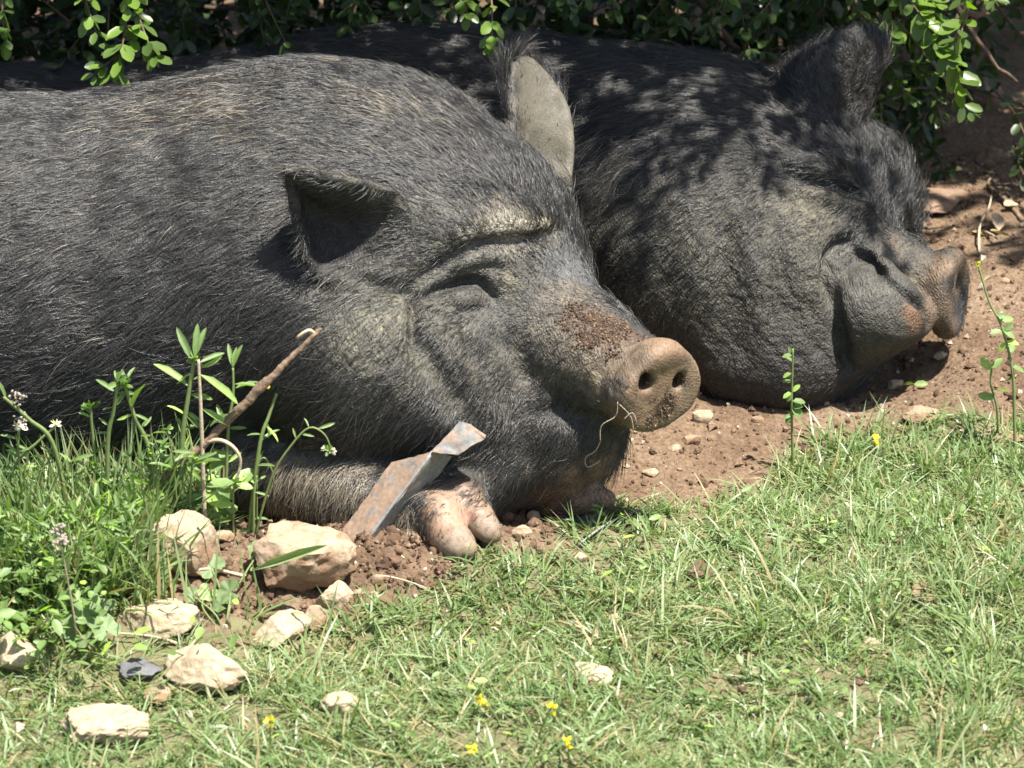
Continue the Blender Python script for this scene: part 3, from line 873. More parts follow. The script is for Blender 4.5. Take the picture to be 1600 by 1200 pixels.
v = m.n('ShaderNodeTexVoronoi', {'feature': 'F1'}, Vector=co, Scale=210.0)
hh = m.math('ADD', m.noise(240.0, 5.0, 0.75, co), m.math('MULTIPLY', v.outputs[0], -0.6))
p = m.principled(Base_Color=col, Roughness=0.95, Normal=m.bump(hh, 0.9, 0.004))
p.inputs['Specular IOR Level'].default_value = 0.15
soil_mat = m.done(p)
ground = tag(add_obj('ground', me, soil_mat), 'bare brown soil with turf in front', None, None, 'structure')

def ground_z(x, y):
    """Height of the built ground mesh (bilinear)."""
    x = np.asarray(x); y = np.asarray(y)
    i = np.clip(np.searchsorted(gx, x) - 1, 0, nx - 2); j = np.clip(np.searchsorted(gy, y) - 1, 0, ny - 2)
    fx = (x - gx[i]) / (gx[i + 1] - gx[i]); fy = (y - gy[j]) / (gy[j + 1] - gy[j])
    Z = GZ.reshape(nx, ny)
    return (Z[i, j] * (1 - fx) + Z[i + 1, j] * fx) * (1 - fy) + (Z[i, j + 1] * (1 - fx) + Z[i + 1, j + 1] * fx) * fy

# loose crumbs and grit, too many to count
def ico(sub):
    t = (1 + 5 ** .5) / 2
    V = [unit(v) for v in [(-1, t, 0), (1, t, 0), (-1, -t, 0), (1, -t, 0), (0, -1, t), (0, 1, t), (0, -1, -t), (0, 1, -t), (t, 0, -1), (t, 0, 1), (-t, 0, -1), (-t, 0, 1)]]
    F = [(0, 11, 5), (0, 5, 1), (0, 1, 7), (0, 7, 10), (0, 10, 11), (1, 5, 9), (5, 11, 4), (11, 10, 2), (10, 7, 6), (7, 1, 8), (3, 9, 4), (3, 4, 2), (3, 2, 6), (3, 6, 8), (3, 8, 9), (4, 9, 5), (2, 4, 11), (6, 2, 10), (8, 6, 7), (9, 8, 1)]
    for _ in range(sub):
        mid = {}; nf = []
        def m_(a, b):
            k = (min(a, b), max(a, b))
            if k not in mid:
                mid[k] = len(V); V.append(unit(V[a] + V[b]))
            return mid[k]
        for a, b, c in F:
            x, y, z = m_(a, b), m_(b, c), m_(c, a)
            nf += [(a, x, z), (b, y, x), (c, z, y), (x, y, z)]
        F = nf
    return np.array(V), np.array(F)
CLOD_V, CLOD_F = ico(1)
OCT_V = np.array([(1, 0, 0), (-1, 0, 0), (0, 1, 0), (0, -1, 0), (0, 0, 1), (0, 0, -1)], float)
OCT_F = np.array([(0, 2, 4), (2, 1, 4), (1, 3, 4), (3, 0, 4), (2, 0, 5), (1, 2, 5), (3, 1, 5), (0, 3, 5)])
def chunks(P, size, r):
    n = len(P)
    v = OCT_V[None] * (size[:, None, None] * r.uniform(0.55, 1.25, (n, 6, 1)))
    A = r.normal(size=(n, 3, 3)); Qm, _ = np.linalg.qr(A)
    v = v @ Qm
    f = OCT_F[None] + (np.arange(n) * 6)[:, None, None]
    return (v + P[:, None]).reshape(-1, 3), f.reshape(-1, 3)
r = np.random.default_rng(3)
n = 44000
x = r.uniform(-0.75, 0.85, n); y = r.uniform(-0.55, 1.15, n)
den = np.where(turf(x, y) > 0, 0.10, 0.55) + 0.9 * np.exp(-((x + 0.12) / 0.22) ** 2 - ((y + 0.06) / 0.12) ** 2)
k = r.random(n) < den
x, y = x[k], y[k]
sz = 0.0012 + 0.0035 * r.random(len(x)) ** 3 + 0.005 * (r.random(len(x)) < .03)
P = np.stack([x, y, ground_z(x, y) + sz * 0.3], 1)
V_, F_ = chunks(P, sz, r)
me = mesh_fast('soil_crumbs', V_, F_, False)
tone = np.repeat(r.random(len(x)), 6)
fattr(me, 'tone', tone)
m = NT('crumb')
col = m.ramp(m.attr('tone'), [(0.0, (0.075, 0.042, 0.024)), (0.55, (0.17, 0.105, 0.062)), (0.86, (0.24, 0.165, 0.105)), (0.93, (0.46, 0.37, 0.27)), (1.0, (0.58, 0.50, 0.40))])
col = m.mix(0.8, col, m.ramp(m.noise(330.0, 4.0, 0.7, m.coord('Object')), [(0.3, (0.5, 0.48, 0.46)), (0.7, (1.3, 1.28, 1.25))]), 'MULTIPLY')
p = m.principled(Base_Color=col, Roughness=0.95, Normal=m.bump(m.noise(420.0, 4.0, 0.75, m.coord('Object')), 0.9, 0.0015))
crumb_mat = m.done(p)
# bigger clods, dense round the front foot
n2 = 3000
x2 = np.concatenate([r.normal(-.14, .16, n2 // 2), r.uniform(-.3, .85, n2 // 2)]); y2 = np.concatenate([r.normal(-.06, .055, n2 // 2), r.uniform(-.05, 1.0, n2 // 2)])
k = turf(x2, y2) < .5
x2, y2 = x2[k], y2[k]
s2 = .0016 + .0062 * r.random(len(x2)) ** 4.0
cv, cf = np.array(CLOD_V), np.array(CLOD_F)
A_ = r.normal(size=(len(x2), 3, 3)); Q_, _ = np.linalg.qr(A_)
vv = (cv[None] * s2[:, None, None] * r.uniform(.45, 1.25, (len(x2), 1, 3)) * r.uniform(.60, 1.30, (len(x2), len(cv), 1))) @ Q_ + np.stack([x2, y2, ground_z(x2, y2) + s2 * .05], 1)[:, None]
ff = (cf[None] + (np.arange(len(x2)) * len(cv))[:, None, None]).reshape(-1, 3) + len(V_)
me = mesh_fast('soil_crumbs', np.concatenate([V_, vv.reshape(-1, 3)]), np.concatenate([F_, ff]), False)
me.polygons.foreach_set('use_smooth', np.concatenate([np.zeros(len(F_), bool), np.repeat(r.random(len(x2)) < .5, len(cf))]))
fattr(me, 'tone', np.concatenate([tone, np.repeat(r.random(len(x2)) ** 1.6 * .8, len(cv))]))
tag(add_obj('soil_crumbs', me, crumb_mat), 'loose brown soil crumbs and grit on bare ground', 'soil', None, 'stuff')

# soil caked on the near pig's snout
vs = np.where(n_soil + 0.30 * fbm(nV * 55, 3, 71) > 0.50)[0]
vs = vs[(nV[vs, 2] > 0.10) & (nV[vs, 0] > 0.0)]
w = np.clip(n_soil[vs] - 0.25, 0.02, 1) ** 1.5 * np.clip(0.5 + vnoise(nV[vs] * 110, 72), .05, 1)
pick = r.choice(vs, 2600, p=w / w.sum())
P = nV[pick] + r.normal(0, 0.0022, (2600, 3))
P = P - nN[pick] * near.f(P)[:, None] + nN[pick] * 0.0004
V_, F_ = chunks(P, (0.0005 + 0.0019 * r.random(2600) ** 2.5), r)
me = mesh_fast('soil_crust', V_, F_, False)
fattr(me, 'tone', np.repeat(r.random(2600) * 0.8, 6))
m = NT('caked_soil')
col = m.ramp(m.attr('tone'), [(0.0, (0.030, 0.017, 0.010)), (0.5, (0.082, 0.050, 0.030)), (0.8, (0.20, 0.132, 0.082))])
tag(add_obj('soil_crust', me, m.done(m.principled(Base_Color=col, Roughness=0.9)), pig_near), 'brown soil caked on the snout', None, None, 'stuff')
print('ground', time.time() - T0)
# ------------------------------------------------------------------ the shrub behind the pigs
LEAF_V = np.array([(0, 0, 0), (.30, .36, .05), (.30, -.36, .05), (.34, 0, -.03), (.68, .40, .06), (.68, -.40, .06), (.70, 0, -.02), (.90, .22, .03), (.90, -.22, .03), (1.0, 0, 0)], float)
LEAF_V[:, 1] *= 0.62
LEAF_F3 = np.array([(0, 3, 1), (0, 2, 3), (7, 6, 9), (6, 8, 9)])
LEAF_F4 = np.array([(1, 3, 6, 4), (3, 2, 5, 6)])
LEAF_F3 = np.concatenate([LEAF_F3, [(4, 6, 7), (6, 5, 8)]])

def leaf_material(name, dark, light, gloss=0.38, trans=0.35):
    m = NT(name)
    t = m.attr('tone')
    oi = m.t.nodes.new('ShaderNodeObjectInfo')
    tt = m.math('ADD', t, m.math('MULTIPLY', oi.outputs['Random'], 0.0))
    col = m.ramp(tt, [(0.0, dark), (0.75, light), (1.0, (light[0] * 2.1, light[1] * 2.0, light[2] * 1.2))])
    col = m.mix(0.5, col, m.ramp(m.noise(220.0, 3.0, 0.6, m.coord('Object')), [(0.3, (0.75,) * 3), (0.7, (1.25,) * 3)]), 'MULTIPLY')
    p = m.principled(Base_Color=col, Roughness=gloss)
    p.inputs['Specular IOR Level'].default_value = 0.5
    tr = m.n('ShaderNodeBsdfTranslucent', None, Color=m.mix(0.6, col, (0.55, 0.75, 0.12), 'MULTIPLY'))
    tr2 = m.n('ShaderNodeBsdfTranslucent', None, Color=m.mix(1.0, col, (1.6, 1.9, 0.5), 'MULTIPLY'))
    mx = m.n('ShaderNodeMixShader', None, i0=trans)
    m.t.links.new(p.outputs[0], mx.inputs[1]); m.t.links.new(tr2.outputs[0], mx.inputs[2])
    return m.done(mx)
shrub_leaf = leaf_material('shrub_leaf', (0.016, 0.032, 0.010), (0.070, 0.118, 0.030))
def bark_material(name, a, b, scale=90.0):
    m = NT(name)
    co = m.coord('Object')
    n_ = m.noise(scale, 5.0, 0.7, co)
    col = m.ramp(n_, [(0.3, a), (0.7, b)])
    return m.done(m.principled(Base_Color=col, Roughness=0.9, Normal=m.bump(n_, 0.8, 0.002)))
shrub_bark = bark_material('shrub_bark', (0.05, 0.032, 0.02), (0.17, 0.115, 0.07))

def tube(pts, rad, sides=6):
    """Verts and quads of a tapered tube along pts."""
    pts = np.asarray(pts, float); n = len(pts)
    rad = np.broadcast_to(np.asarray(rad, float), (n,))
    T = np.gradient(pts, axis=0); T /= np.linalg.norm(T, axis=1)[:, None] + 1e-12
    ref = np.array([0.3, 0.9, 0.31])
    A = np.cross(T, ref); A /= np.linalg.norm(A, axis=1)[:, None] + 1e-12
    B = np.cross(T, A)
    a = np.linspace(0, 2 * math.pi, sides, endpoint=False)
    V = pts[:, None] + rad[:, None, None] * (np.cos(a)[None, :, None] * A[:, None] + np.sin(a)[None, :, None] * B[:, None])
    i, j = np.meshgrid(np.arange(n - 1), np.arange(sides), indexing='ij')
    q = np.stack([i * sides + j, i * sides + (j + 1) % sides, (i + 1) * sides + (j + 1) % sides, (i + 1) * sides + j], -1).reshape(-1, 4)
    V = V.reshape(-1, 3)
    c0, c1 = len(V), len(V) + 1
    V = np.concatenate([V, pts[:1], pts[-1:]])
    k = np.arange(sides)
    caps = np.concatenate([np.stack([np.full(sides, c0), (k + 1) % sides, k], 1), np.stack([np.full(sides, c1), (n - 1) * sides + k, (n - 1) * sides + (k + 1) % sides], 1)])
    return V, q, caps

def curve(ctrl, n=12):
    c = np.asarray(ctrl, float)
    k = len(c)
    t = np.linspace(0, k - 1, n); i = np.minimum(t.astype(int), k - 2); f = (t - i)[:, None]
    P0 = c[np.maximum(i - 1, 0)]; P1 = c[i]; P2 = c[i + 1]; P3 = c[np.minimum(i + 2, k - 1)]
    return 0.5 * (2 * P1 + (P2 - P0) * f + (2 * P0 - 5 * P1 + 4 * P2 - P3) * f ** 2 + (3 * P1 - P0 - 3 * P2 + P3) * f ** 3)

class Mesh:
    def __init__(self): self.v, self.q, self.t, self.n, self.tone = [], [], [], 0, []
    def add(self, V, q=None, t=None, tone=0.5):
        V = np.asarray(V, float)
        if q is not None and len(q): self.q.append(np.asarray(q) + self.n)
        if t is not None and len(t): self.t.append(np.asarray(t) + self.n)
        self.v.append(V); self.tone.append(np.broadcast_to(np.asarray(tone, float), (len(V),))); self.n += len(V)
        return self
    def tube(self, pts, rad, sides=6, tone=0.5):
        V, q, c = tube(pts, rad, sides)
        return self.add(V, q, c, tone)
    def build(self, name, smooth=True, origin=None):
        fs = []
        if self.q: fs.append(np.concatenate(self.q))
        if self.t: fs.append(np.concatenate(self.t))
        V = np.concatenate(self.v)
        if origin is not None: V = V - np.asarray(origin)
        me = mesh_fast(name, V, fs, smooth)
        tn = np.concatenate(self.tone)
        if len(me.vertices) == len(tn): fattr(me, 'tone', tn)
        return me

leafP, leafX, leafN, leafS, leafT, leafPri, leafG = [], [], [], [], [], [], []
twigs = Mesh()
sprig_stems = []
rb = np.random.default_rng(77)
import bisect
def sprig(pts, size, tone, pri=0.0, gap=0.011, bare=0.15, rad=0.0014):
    """A twig along pts with opposite pairs of oval leaves."""
    pts = np.asarray(pts, float)
    L = np.linalg.norm(np.diff(pts, axis=0), axis=1).sum()
    c = curve(pts, max(6, int(L / 0.012)))
    gid = -1
    if pri >= 6:
        gid = len(sprig_stems); sprig_stems.append(Mesh().tube(c, np.linspace(rad * 1.5, rad * 0.6, len(c)), 6))
    else: twigs.tube(c, np.linspace(rad * 1.5, rad * 0.6, len(c)), 5)
    s = np.concatenate([[0], np.cumsum(np.linalg.norm(np.diff(c, axis=0), axis=1))])
    d = L * bare; k = 0
    T = np.gradient(c, axis=0); T /= np.linalg.norm(T, axis=1)[:, None] + 1e-9
    cl, Tl, sl, tot = c.tolist(), T.tolist(), s.tolist(), float(s[-1])
    rn, ru = random.gauss, random.uniform
    while d < tot + 1e-6:
        i = min(bisect.bisect_left(sl, d), len(cl) - 1)
        t = Tl[i]
        a = nrm3(cross3(t, (0.1, 0.2, 1.0)))
        b = cross3(t, a)
        ang = (k % 2) * math.pi / 2 + rn(0, 0.35)
        ca, sa = math.cos(ang), math.sin(ang)
        side = (ca * a[0] + sa * b[0], ca * a[1] + sa * b[1], ca * a[2] + sa * b[2])
        tipf = d / tot
        w = 0.65 + 0.5 * tipf
        for sg in (-1, 1):
            dv = nrm3((side[0] * sg + t[0] * w + rn(0, .18), side[1] * sg + t[1] * w + rn(0, .18), side[2] * sg + t[2] * w + rn(0, .18)))
            nn = nrm3(cross3(dv, cross3((rn(0, .3), -.25 + rn(0, .3), 1.0 + rn(0, .3)), dv)))
            leafP.append((cl[i][0] + side[0] * sg * .001, cl[i][1] + side[1] * sg * .001, cl[i][2] + side[2] * sg * .001)); leafX.append(dv); leafN.append(nn)
            leafS.append(size * ru(0.7, 1.2) * (1 - 0.35 * max(0, tipf - 0.8) * 2.5)); leafT.append(min(1.0, max(0.0, tone + rn(0, 0.16)))); leafPri.append(pri); leafG.append(gid)
        k += 1
        d += gap * ru(0.75, 1.25)
def cross3(a, b): return (a[1] * b[2] - a[2] * b[1], a[2] * b[0] - a[0] * b[2], a[0] * b[1] - a[1] * b[0])
def nrm3(a):
    l = math.sqrt(a[0] * a[0] + a[1] * a[1] + a[2] * a[2]) + 1e-9
    return (a[0] / l, a[1] / l, a[2] / l)

def hang(px, py, Y, px2, py2, Y2, size=0.021, tone=0.6, pri=5.0, sag=0.02, **kw):
    a, b = W(px, py, Y), W(px2, py2, Y2)
    mid = (a + b) / 2 + np.array([rb.normal(0, .012), 0, sag])
    sprig([a, mid, b], size, tone, pri, **kw)
# sprigs that hang into view
hang(205, -50, .54, 185, 112, .46, .027, .88, 9, gap=.010); hang(215, 20, .52, 240, 88, .47, .024, .88, 9, gap=.010); hang(195, 40, .52, 148, 118, .47, .024, .85, 9, gap=.010); hang(170, -30, .54, 150, 50, .50, .024, .8, 9, gap=.010)
hang(745, -40, .66, 768, 72, .58, .024, .95, 9); hang(715, -30, .66, 730, 20, .60, .022, .85, 8)
hang(10, -50, .70, 8, 62, .62, .026, .85, 8); hang(560, -40, .85, 545, 40, .80, .022, .45, 4); hang(420, -30, .9, 430, 60, .85, .02, .4, 4)
hang(1440, -60, .76, 1505, 138, .60, .034, .86, 9, gap=.014); hang(1420, -40, .76, 1480, 95, .62, .031, .84, 9, gap=.014); hang(1470, -50, .74, 1500, 60, .62, .031, .84, 9, gap=.014); hang(1290, -40, .78, 1180, 30, .68, .021, .55, 8); hang(1340, -60, .78, 1395, 60, .66, .029, .80, 9, gap=.014)
hang(1330, -40, .82, 1420, 150, .70, .022, .6, 8); hang(1400, 30, .78, 1515, 175, .68, .021, .55, 8); hang(1390, 90, .76, 1470, 185, .70, .019, .45, 7); hang(1370, -40, .78, 1450, 40, .64, .030, .82, 9, gap=.014); hang(1370, 20, .80, 1385, 120, .74, .018, .4, 6)
hang(1450, -60, .80, 1560, 10, .72, .022, .6, 7); hang(1240, -50, .82, 1130, 25, .72, .021, .6, 7); hang(1100, -60, .85, 1060, 40, .78, .022, .45, 6); hang(985, -60, .86, 900, 20, .76, .021, .6, 6); hang(1010, -40, .86, 960, 15, .80, .020, .75, 6)
hang(1160, -20, .9, 1175, 95, .84, .022, .32, 6); hang(1215, 20, .9, 1195, 80, .86, .020, .32, 6); hang(1380, 150, .80, 1372, 205, .76, .016, .5, 5); hang(1130, 0, .95, 1110, 55, .92, .016, .95, 5); hang(1040, 60, .93, 1035, 90, .92, .012, .95, 3)
for _ in range(46):
    x0 = rb.uniform(-40, 1330); y0 = rb.uniform(-90, -20); Yq = rb.uniform(.80, 1.05)
    hang(x0, y0, Yq, x0 + rb.normal(0, 50), rb.uniform(10, 75) * (0.6 if x0 > 500 else 1), Yq - rb.uniform(.03, .1), rb.uniform(.018, .026), rb.uniform(.0, .4), 3, gap=.013)
# the mass of the shrub: rounded, leaning out over the pigs above the picture
def mass(n, box, size, tone, keep=lambda p: True, ln=(0.08, 0.20), **kw):
    c = 0
    while c < n:
        p = np.array([rb.uniform(*box[0]), rb.uniform(*box[1]), rb.uniform(*box[2])])
        c += 1
        if not keep(p): continue
        d = unit(rb.normal(0, 1, 3) + np.array([0, -0.7, 0.2]))
        L = rb.uniform(*ln)
        sprig([p, p + d * L * .5 + rb.normal(0, .01, 3), p + d * L + np.array([0, 0, -L * .2])], size * rb.uniform(.8, 1.2), tone, 0.0, **kw)
mass(900, ((-1.3, .66), (.98, 1.75), (0.02, 0.75)), .024, .30, gap=.015)
mass(170, ((.50, 1.3), (1.38, 2.0), (0.06, 0.75)), .026, .30, gap=.015)
GAPS = [(W(1080, 400, .42), .10), (W(1230, 330, .48), .06), (W(1470, 70, .66), .14), (W(1440, 430, .46), .10), (W(1330, 450, .44), .07), (W(1560, 420, .60), .16), (W(1540, 250, .85), .10), (W(1500, 190, 1.0), .07), (W(1590, 180, 1.0), .08)]
def open_sky(p):
    """False where the crown has gaps that let the sun through."""
    for c, rad in GAPS:
        d = p + np.array([0, 0, -.03]) - c
        if np.linalg.norm(d - SUN_TO * (d @ SUN_TO)) < rad: return False
    return True
mass(420, ((-1.2, .60), (.98, 1.30), (.02, .40)), .030, .22, gap=.017)
# the crown overhead, above the picture, that shades the far pig and the ground behind
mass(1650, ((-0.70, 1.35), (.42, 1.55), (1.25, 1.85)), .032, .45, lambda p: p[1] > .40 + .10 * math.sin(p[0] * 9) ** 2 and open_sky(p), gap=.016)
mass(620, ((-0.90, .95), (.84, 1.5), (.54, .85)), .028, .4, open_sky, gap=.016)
mass(26, ((.45, .78), (.28, .44), (1.3, 1.6)), .028, .5, open_sky, gap=.018)
mass(260, ((-1.6, 1.7), (1.7, 2.4), (0.0, 1.6)), .045, .2, ln=(.2, .4), gap=.03, rad=.003)
leafP, leafX, leafN = map(np.array, (leafP, leafX, leafN)); leafS, leafT, leafPri, leafG = map(np.array, (leafS, leafT, leafPri, leafG))
# keep leaves out of the pigs
inside = np.minimum(near.base(leafP + leafX * leafS[:, None] * .6), far.base(leafP + leafX * leafS[:, None] * .6)) < 0.004
okl = ~inside & (leafP[:, 2] > 0.01)
leafP, leafX, leafN, leafS, leafT, leafPri, leafG = [a[okl] for a in (leafP, leafX, leafN, leafS, leafT, leafPri, leafG)]
print('leaves', len(leafP))
base = np.array([0.1, 1.35, 0.0])
shrub = empty('evergreen_shrub', base)
tag(shrub, 'dark evergreen shrub with small oval leaves hanging over the pigs', 'shrub')
# limbs
limbs = [[(0.1, 1.35, -.02), (0.2, 1.2, .25), (.36, 1.05, .42), (.45, .9, .62)], [(0.1, 1.35, -.02), (-.1, 1.2, .3), (-.35, 1.05, .45), (-.6, .95, .62)], [(.1, 1.35, 0), (.1, 1.5, .5), (0, 1.3, .95), (-.1, 1.0, 1.0)],
         [W(1080, -40, 1.0), W(1110, 30, .98), W(1150, 75, .96), W(1190, 95, .93), W(1225, 92, .92)], [W(1185, 130, .93), W(1200, 105, .92), W(1225, 92, .92)], [W(1470, -30, .86), W(1500, 20, .84), W(1545, 90, .82), W(1590, 128, .82)],
         [W(1545, -20, .9), W(1530, 20, .88), W(1500, 25, .86), W(1490, 60, .84)], [W(200, 3, 1.05), W(350, 10, 1.05), W(480, 2, 1.04), (.0, 1.2, .35)], [W(1082, 20, .98), W(1080, 60, .97), W(1081, 118, .96)], [W(330, 60, 1.0), W(300, 20, 1.02), W(260, -20, 1.05)], [W(700, 5, 1.0), W(610, 25, 1.0), W(520, 70, .98)]]
rads = [.014, .012, .014, .006, .0035, .0045, .006, .004, .0018, .0025, .0022]
for c, rr in zip(limbs, rads):
    cc = curve(c, 14) + rb.normal(0, .0015, (14, 3))
    add_obj('branch', Mesh().tube(cc, np.linspace(rr, rr * .45, 14), 8).build('branch', True), shrub_bark, shrub)
tw = add_obj('twigs', twigs.build('twigs'), shrub_bark, shrub); tag(tw, kind='stuff')
sprig_objs = [add_obj('sprig', sm_.build('sprig'), shrub_bark, shrub) for sm_ in sprig_stems]
# the 300 leaves that show largest: one object each
lp = to_px(leafP)
vis = (lp[:, 0] > -10) & (lp[:, 0] < 1610) & (lp[:, 1] > -15) & (lp[:, 1] < 400) & (leafPri > 0)
score = np.where(vis, leafPri + leafS * 40 + rb.random(len(leafP)) * 1.5, -1)
order = np.argsort(-score)[:300]
single = np.zeros(len(leafP), bool); single[order[score[order] > 0]] = True
def leaf_arrays(P, X, N, S, T):
    n = len(P)
    Yv = np.cross(N, X)
    R = np.stack([X, Yv, N], 1)                         # rows
    V = (LEAF_V[None] * S[:, None, None]) @ R + P[:, None]
    k = (np.arange(n) * len(LEAF_V))[:, None, None]
    return V.reshape(-1, 3), (LEAF_F4[None] + k).reshape(-1, 4), (LEAF_F3[None] + k).reshape(-1, 3), np.repeat(T, len(LEAF_V))
mm = ~single
V_, q_, t_, tn_ = leaf_arrays(leafP[mm], leafX[mm], leafN[mm], leafS[mm], leafT[mm])
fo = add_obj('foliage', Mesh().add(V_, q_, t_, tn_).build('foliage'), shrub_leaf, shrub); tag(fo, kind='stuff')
leaf_meshes = []
for k in range(8):
    me = Mesh().add(LEAF_V, LEAF_F4, LEAF_F3, (k + .5) / 8).build('leaf')
    me.materials.append(shrub_leaf)
    leaf_meshes.append(me)
inv = Matrix.Translation(base).inverted()
for i in np.where(single)[0]:
    o = bpy.data.objects.new('leaf', leaf_meshes[min(7, int(leafT[i] * 8))])
    COL.objects.link(o)
    X, N_ = leafX[i], leafN[i]; Yv = np.cross(N_, X); s_ = leafS[i]
    if leafG[i] >= 0: o.parent = sprig_objs[leafG[i]]
    else:
        o.parent = shrub
        o.matrix_parent_inverse = inv
    o.matrix_basis = Matrix(((X[0] * s_, Yv[0] * s_, N_[0] * s_, leafP[i][0]), (X[1] * s_, Yv[1] * s_, N_[1] * s_, leafP[i][1]), (X[2] * s_, Yv[2] * s_, N_[2] * s_, leafP[i][2]), (0, 0, 0, 1)))
print('shrub', time.time() - T0)
# ------------------------------------------------------------------ stones
ICO3 = ico(4); ICO2 = ico(3); ICO1 = ico(1)

def stone_material(name, light, mid, stain, cover):
    m = NT(name)
    co = m.coord('Object')
    n1 = m.noise(26.0, 6.0, 0.65, co)
    n2 = m.noise(150.0, 4.0, 0.7, co)
    col = m.ramp(n1, [(0.30, mid), (0.62, light)])
    col = m.mix(0.6, col, m.ramp(n2, [(0.3, (0.62, 0.6, 0.56)), (0.6, (1.12, 1.12, 1.12))]), 'MULTIPLY')
    sep = m.t.nodes.new('ShaderNodeSeparateXYZ'); m.t.links.new(co, sep.inputs[0])
    # soil still clinging to the sides and the underside
    low = m.math('ADD', m.math('MULTIPLY', sep.outputs[2], -16.0), m.math('MULTIPLY', m.math('SUBTRACT', m.noise(38.0, 5.0, 0.7, co), 0.5), 2.6))
    sf = m.ramp(m.math('ADD', low, cover), [(0.35, (0, 0, 0)), (0.75, (1, 1, 1))])
    col = m.mix(sf, col, stain)
    hh = m.math('ADD', n1, m.math('MULTIPLY', n2, 0.35))
    p = m.principled(Base_Color=col, Roughness=0.9, Normal=m.bump(hh, 0.7, 0.006))
    p.inputs['Specular IOR Level'].default_value = 0.2
    return m.done(p)
LIME = stone_material('limestone', (0.44, 0.355, 0.245), (0.31, 0.235, 0.155), (0.26, 0.17, 0.105), 0.25)
LIME_DIRTY = stone_material('limestone_soiled', (0.38, 0.30, 0.21), (0.26, 0.185, 0.125), (0.21, 0.13, 0.08), 0.62)
BROWNST = stone_material('brown_stone', (0.26, 0.18, 0.125), (0.19, 0.125, 0.085), (0.16, 0.10, 0.062), 0.4)
SLATE = stone_material('slate', (0.135, 0.135, 0.145), (0.09, 0.09, 0.098), (0.21, 0.15, 0.11), 0.15)
CLOD = stone_material('clod', (0.15, 0.105, 0.072), (0.10, 0.066, 0.043), (0.11, 0.07, 0.045), 0.4)

def rock(name, px, py, wpx, hpx, dep, mat, seed, label, cat='stone', group=None, flat=0.0, rot=0.0, sink=0.25, hgt=None, ico_=ICO3, rough=0.10, tilt=0.0, cuts=13):
    """Stone seen around pixel (px, py), wpx wide and hpx tall in the picture; dep = depth in metres."""
    r_ = np.random.default_rng(seed)
    V, F = ico_[0].copy(), ico_[1]
    for c in range(cuts):                                   # broken faces
        nrm = unit(r_.normal(0, 1, 3)); lim = r_.uniform(0.52, 0.90)
        d = V @ nrm - lim
        V = np.where(d[:, None] > 0, V - nrm * (d * 0.93)[:, None], V)
    if flat: 
        d = V[:, 2] - flat
        V[:, 2] = np.where(d > 0, V[:, 2] - d * 0.85, V[:, 2])
    V = V * (1 + rough * fbm(V * 2.2 + seed * 3.1, 4, seed)[:, None])
    V = V + 0.02 * rough * 10 * fbm(V * 7.0 + seed, 3, seed + 9)[:, None] * unit_rows(V)
    V = V / np.abs(V).max(0)
    dep = dep * 0.8
    g = G(px, py + hpx * 0.30)
    sc = FPX / ((g - CAM) @ CD)
    wpx, hpx = wpx * 1.08, hpx * 1.12
    hw = wpx / sc / 2
    hz = hgt if hgt else max(0.006, (hpx / sc - dep * 0.42) / 0.906 * 0.72)
    V = V * np.array([hw, dep / 2, hz])
    if tilt: 
        c_, s_ = math.cos(tilt), math.sin(tilt)
        V = V @ np.array([[c_, 0, s_], [0, 1, 0], [-s_, 0, c_]])
    c_, s_ = math.cos(rot), math.sin(rot)
    V = V @ np.array([[c_, s_, 0], [-s_, c_, 0], [0, 0, 1]])
    o = add_obj(name, mesh_fast(name, V, F, True), mat)
    # seat it so that its picture centre falls on (px, py)
    tgt_y = g[1]
    c = W(px, py, tgt_y)
    zlow = float(ground_z(np.array([c[0]]), np.array([c[1]]))[0])
    c[2] = max(min(c[2], zlow + hz * 0.9), zlow + hz * (1 - 2 * 0.45))
    c[2] -= hz * .16
    o.location = c
    o.data.set_sharp_from_angle(angle=math.radians(32))
    return tag(o, label, cat, group)
def unit_rows(V): return V / (np.linalg.norm(V, axis=1)[:, None] + 1e-9)

rock('stone', 462, 858, 182, 108, .11, LIME_DIRTY, 4, 'large flat-topped cream block with soil on its face, left of the metal bracket', flat=.45, rot=-.1, cuts=9)
rock('stone', 282, 852, 128, 112, .09, LIME_DIRTY, 9, 'brown soil-stained boulder behind the mallow leaves', rot=.4, tilt=-.25)
rock('stone', 256, 956, 122, 76, .075, LIME, 15, 'cream loaf-shaped stone in the middle of the stones on the left', flat=.4, rot=.15, tilt=.12)
rock('stone', 318, 1042, 140, 82, .085, LIME, 22, 'cream angular stone beside the grey slate piece', rot=-.3, tilt=.1)
rock('stone', 168, 1126, 132, 88, .09, LIME, 27, 'pale knobbly stone in the grass at the bottom left', rot=.3, rough=.16)
rock('stone', 18, 1015, 84, 84, .08, LIME, 31, 'cream stone cut off by the left edge of the picture', rot=.2)
rock('stone', 436, 982, 98, 66, .06, LIME, 35, 'cream stone with a dark gap beneath, in front of the big block', rot=.3, tilt=.25)
rock('stone', 524, 932, 62, 54, .04, LIME, 40, 'small cream upright stone below the right end of the big block', rot=.2)
rock('stone', 492, 968, 46, 46, .035, LIME_DIRTY, 43, 'small soil-dusted stone leaning on the upright one', rot=.2, ico_=ICO2)
rock('stone', 346, 838, 40, 30, .03, LIME_DIRTY, 45, 'small cream stone wedged between the boulder and the big block', ico_=ICO2)
rock('stone', 538, 1098, 74, 52, .05, LIME, 47, 'white round-backed stone in the grass at the bottom, left of centre', rough=.13)
rock('stone', 250, 1085, 50, 28, .04, LIME_DIRTY, 49, 'flat cream stone in grass between slate and knobbly stone', ico_=ICO2)
rock('stone', 922, 1050, 68, 40, .05, LIME, 52, 'pale cracked stone alone in the middle of the lawn', rough=.13)
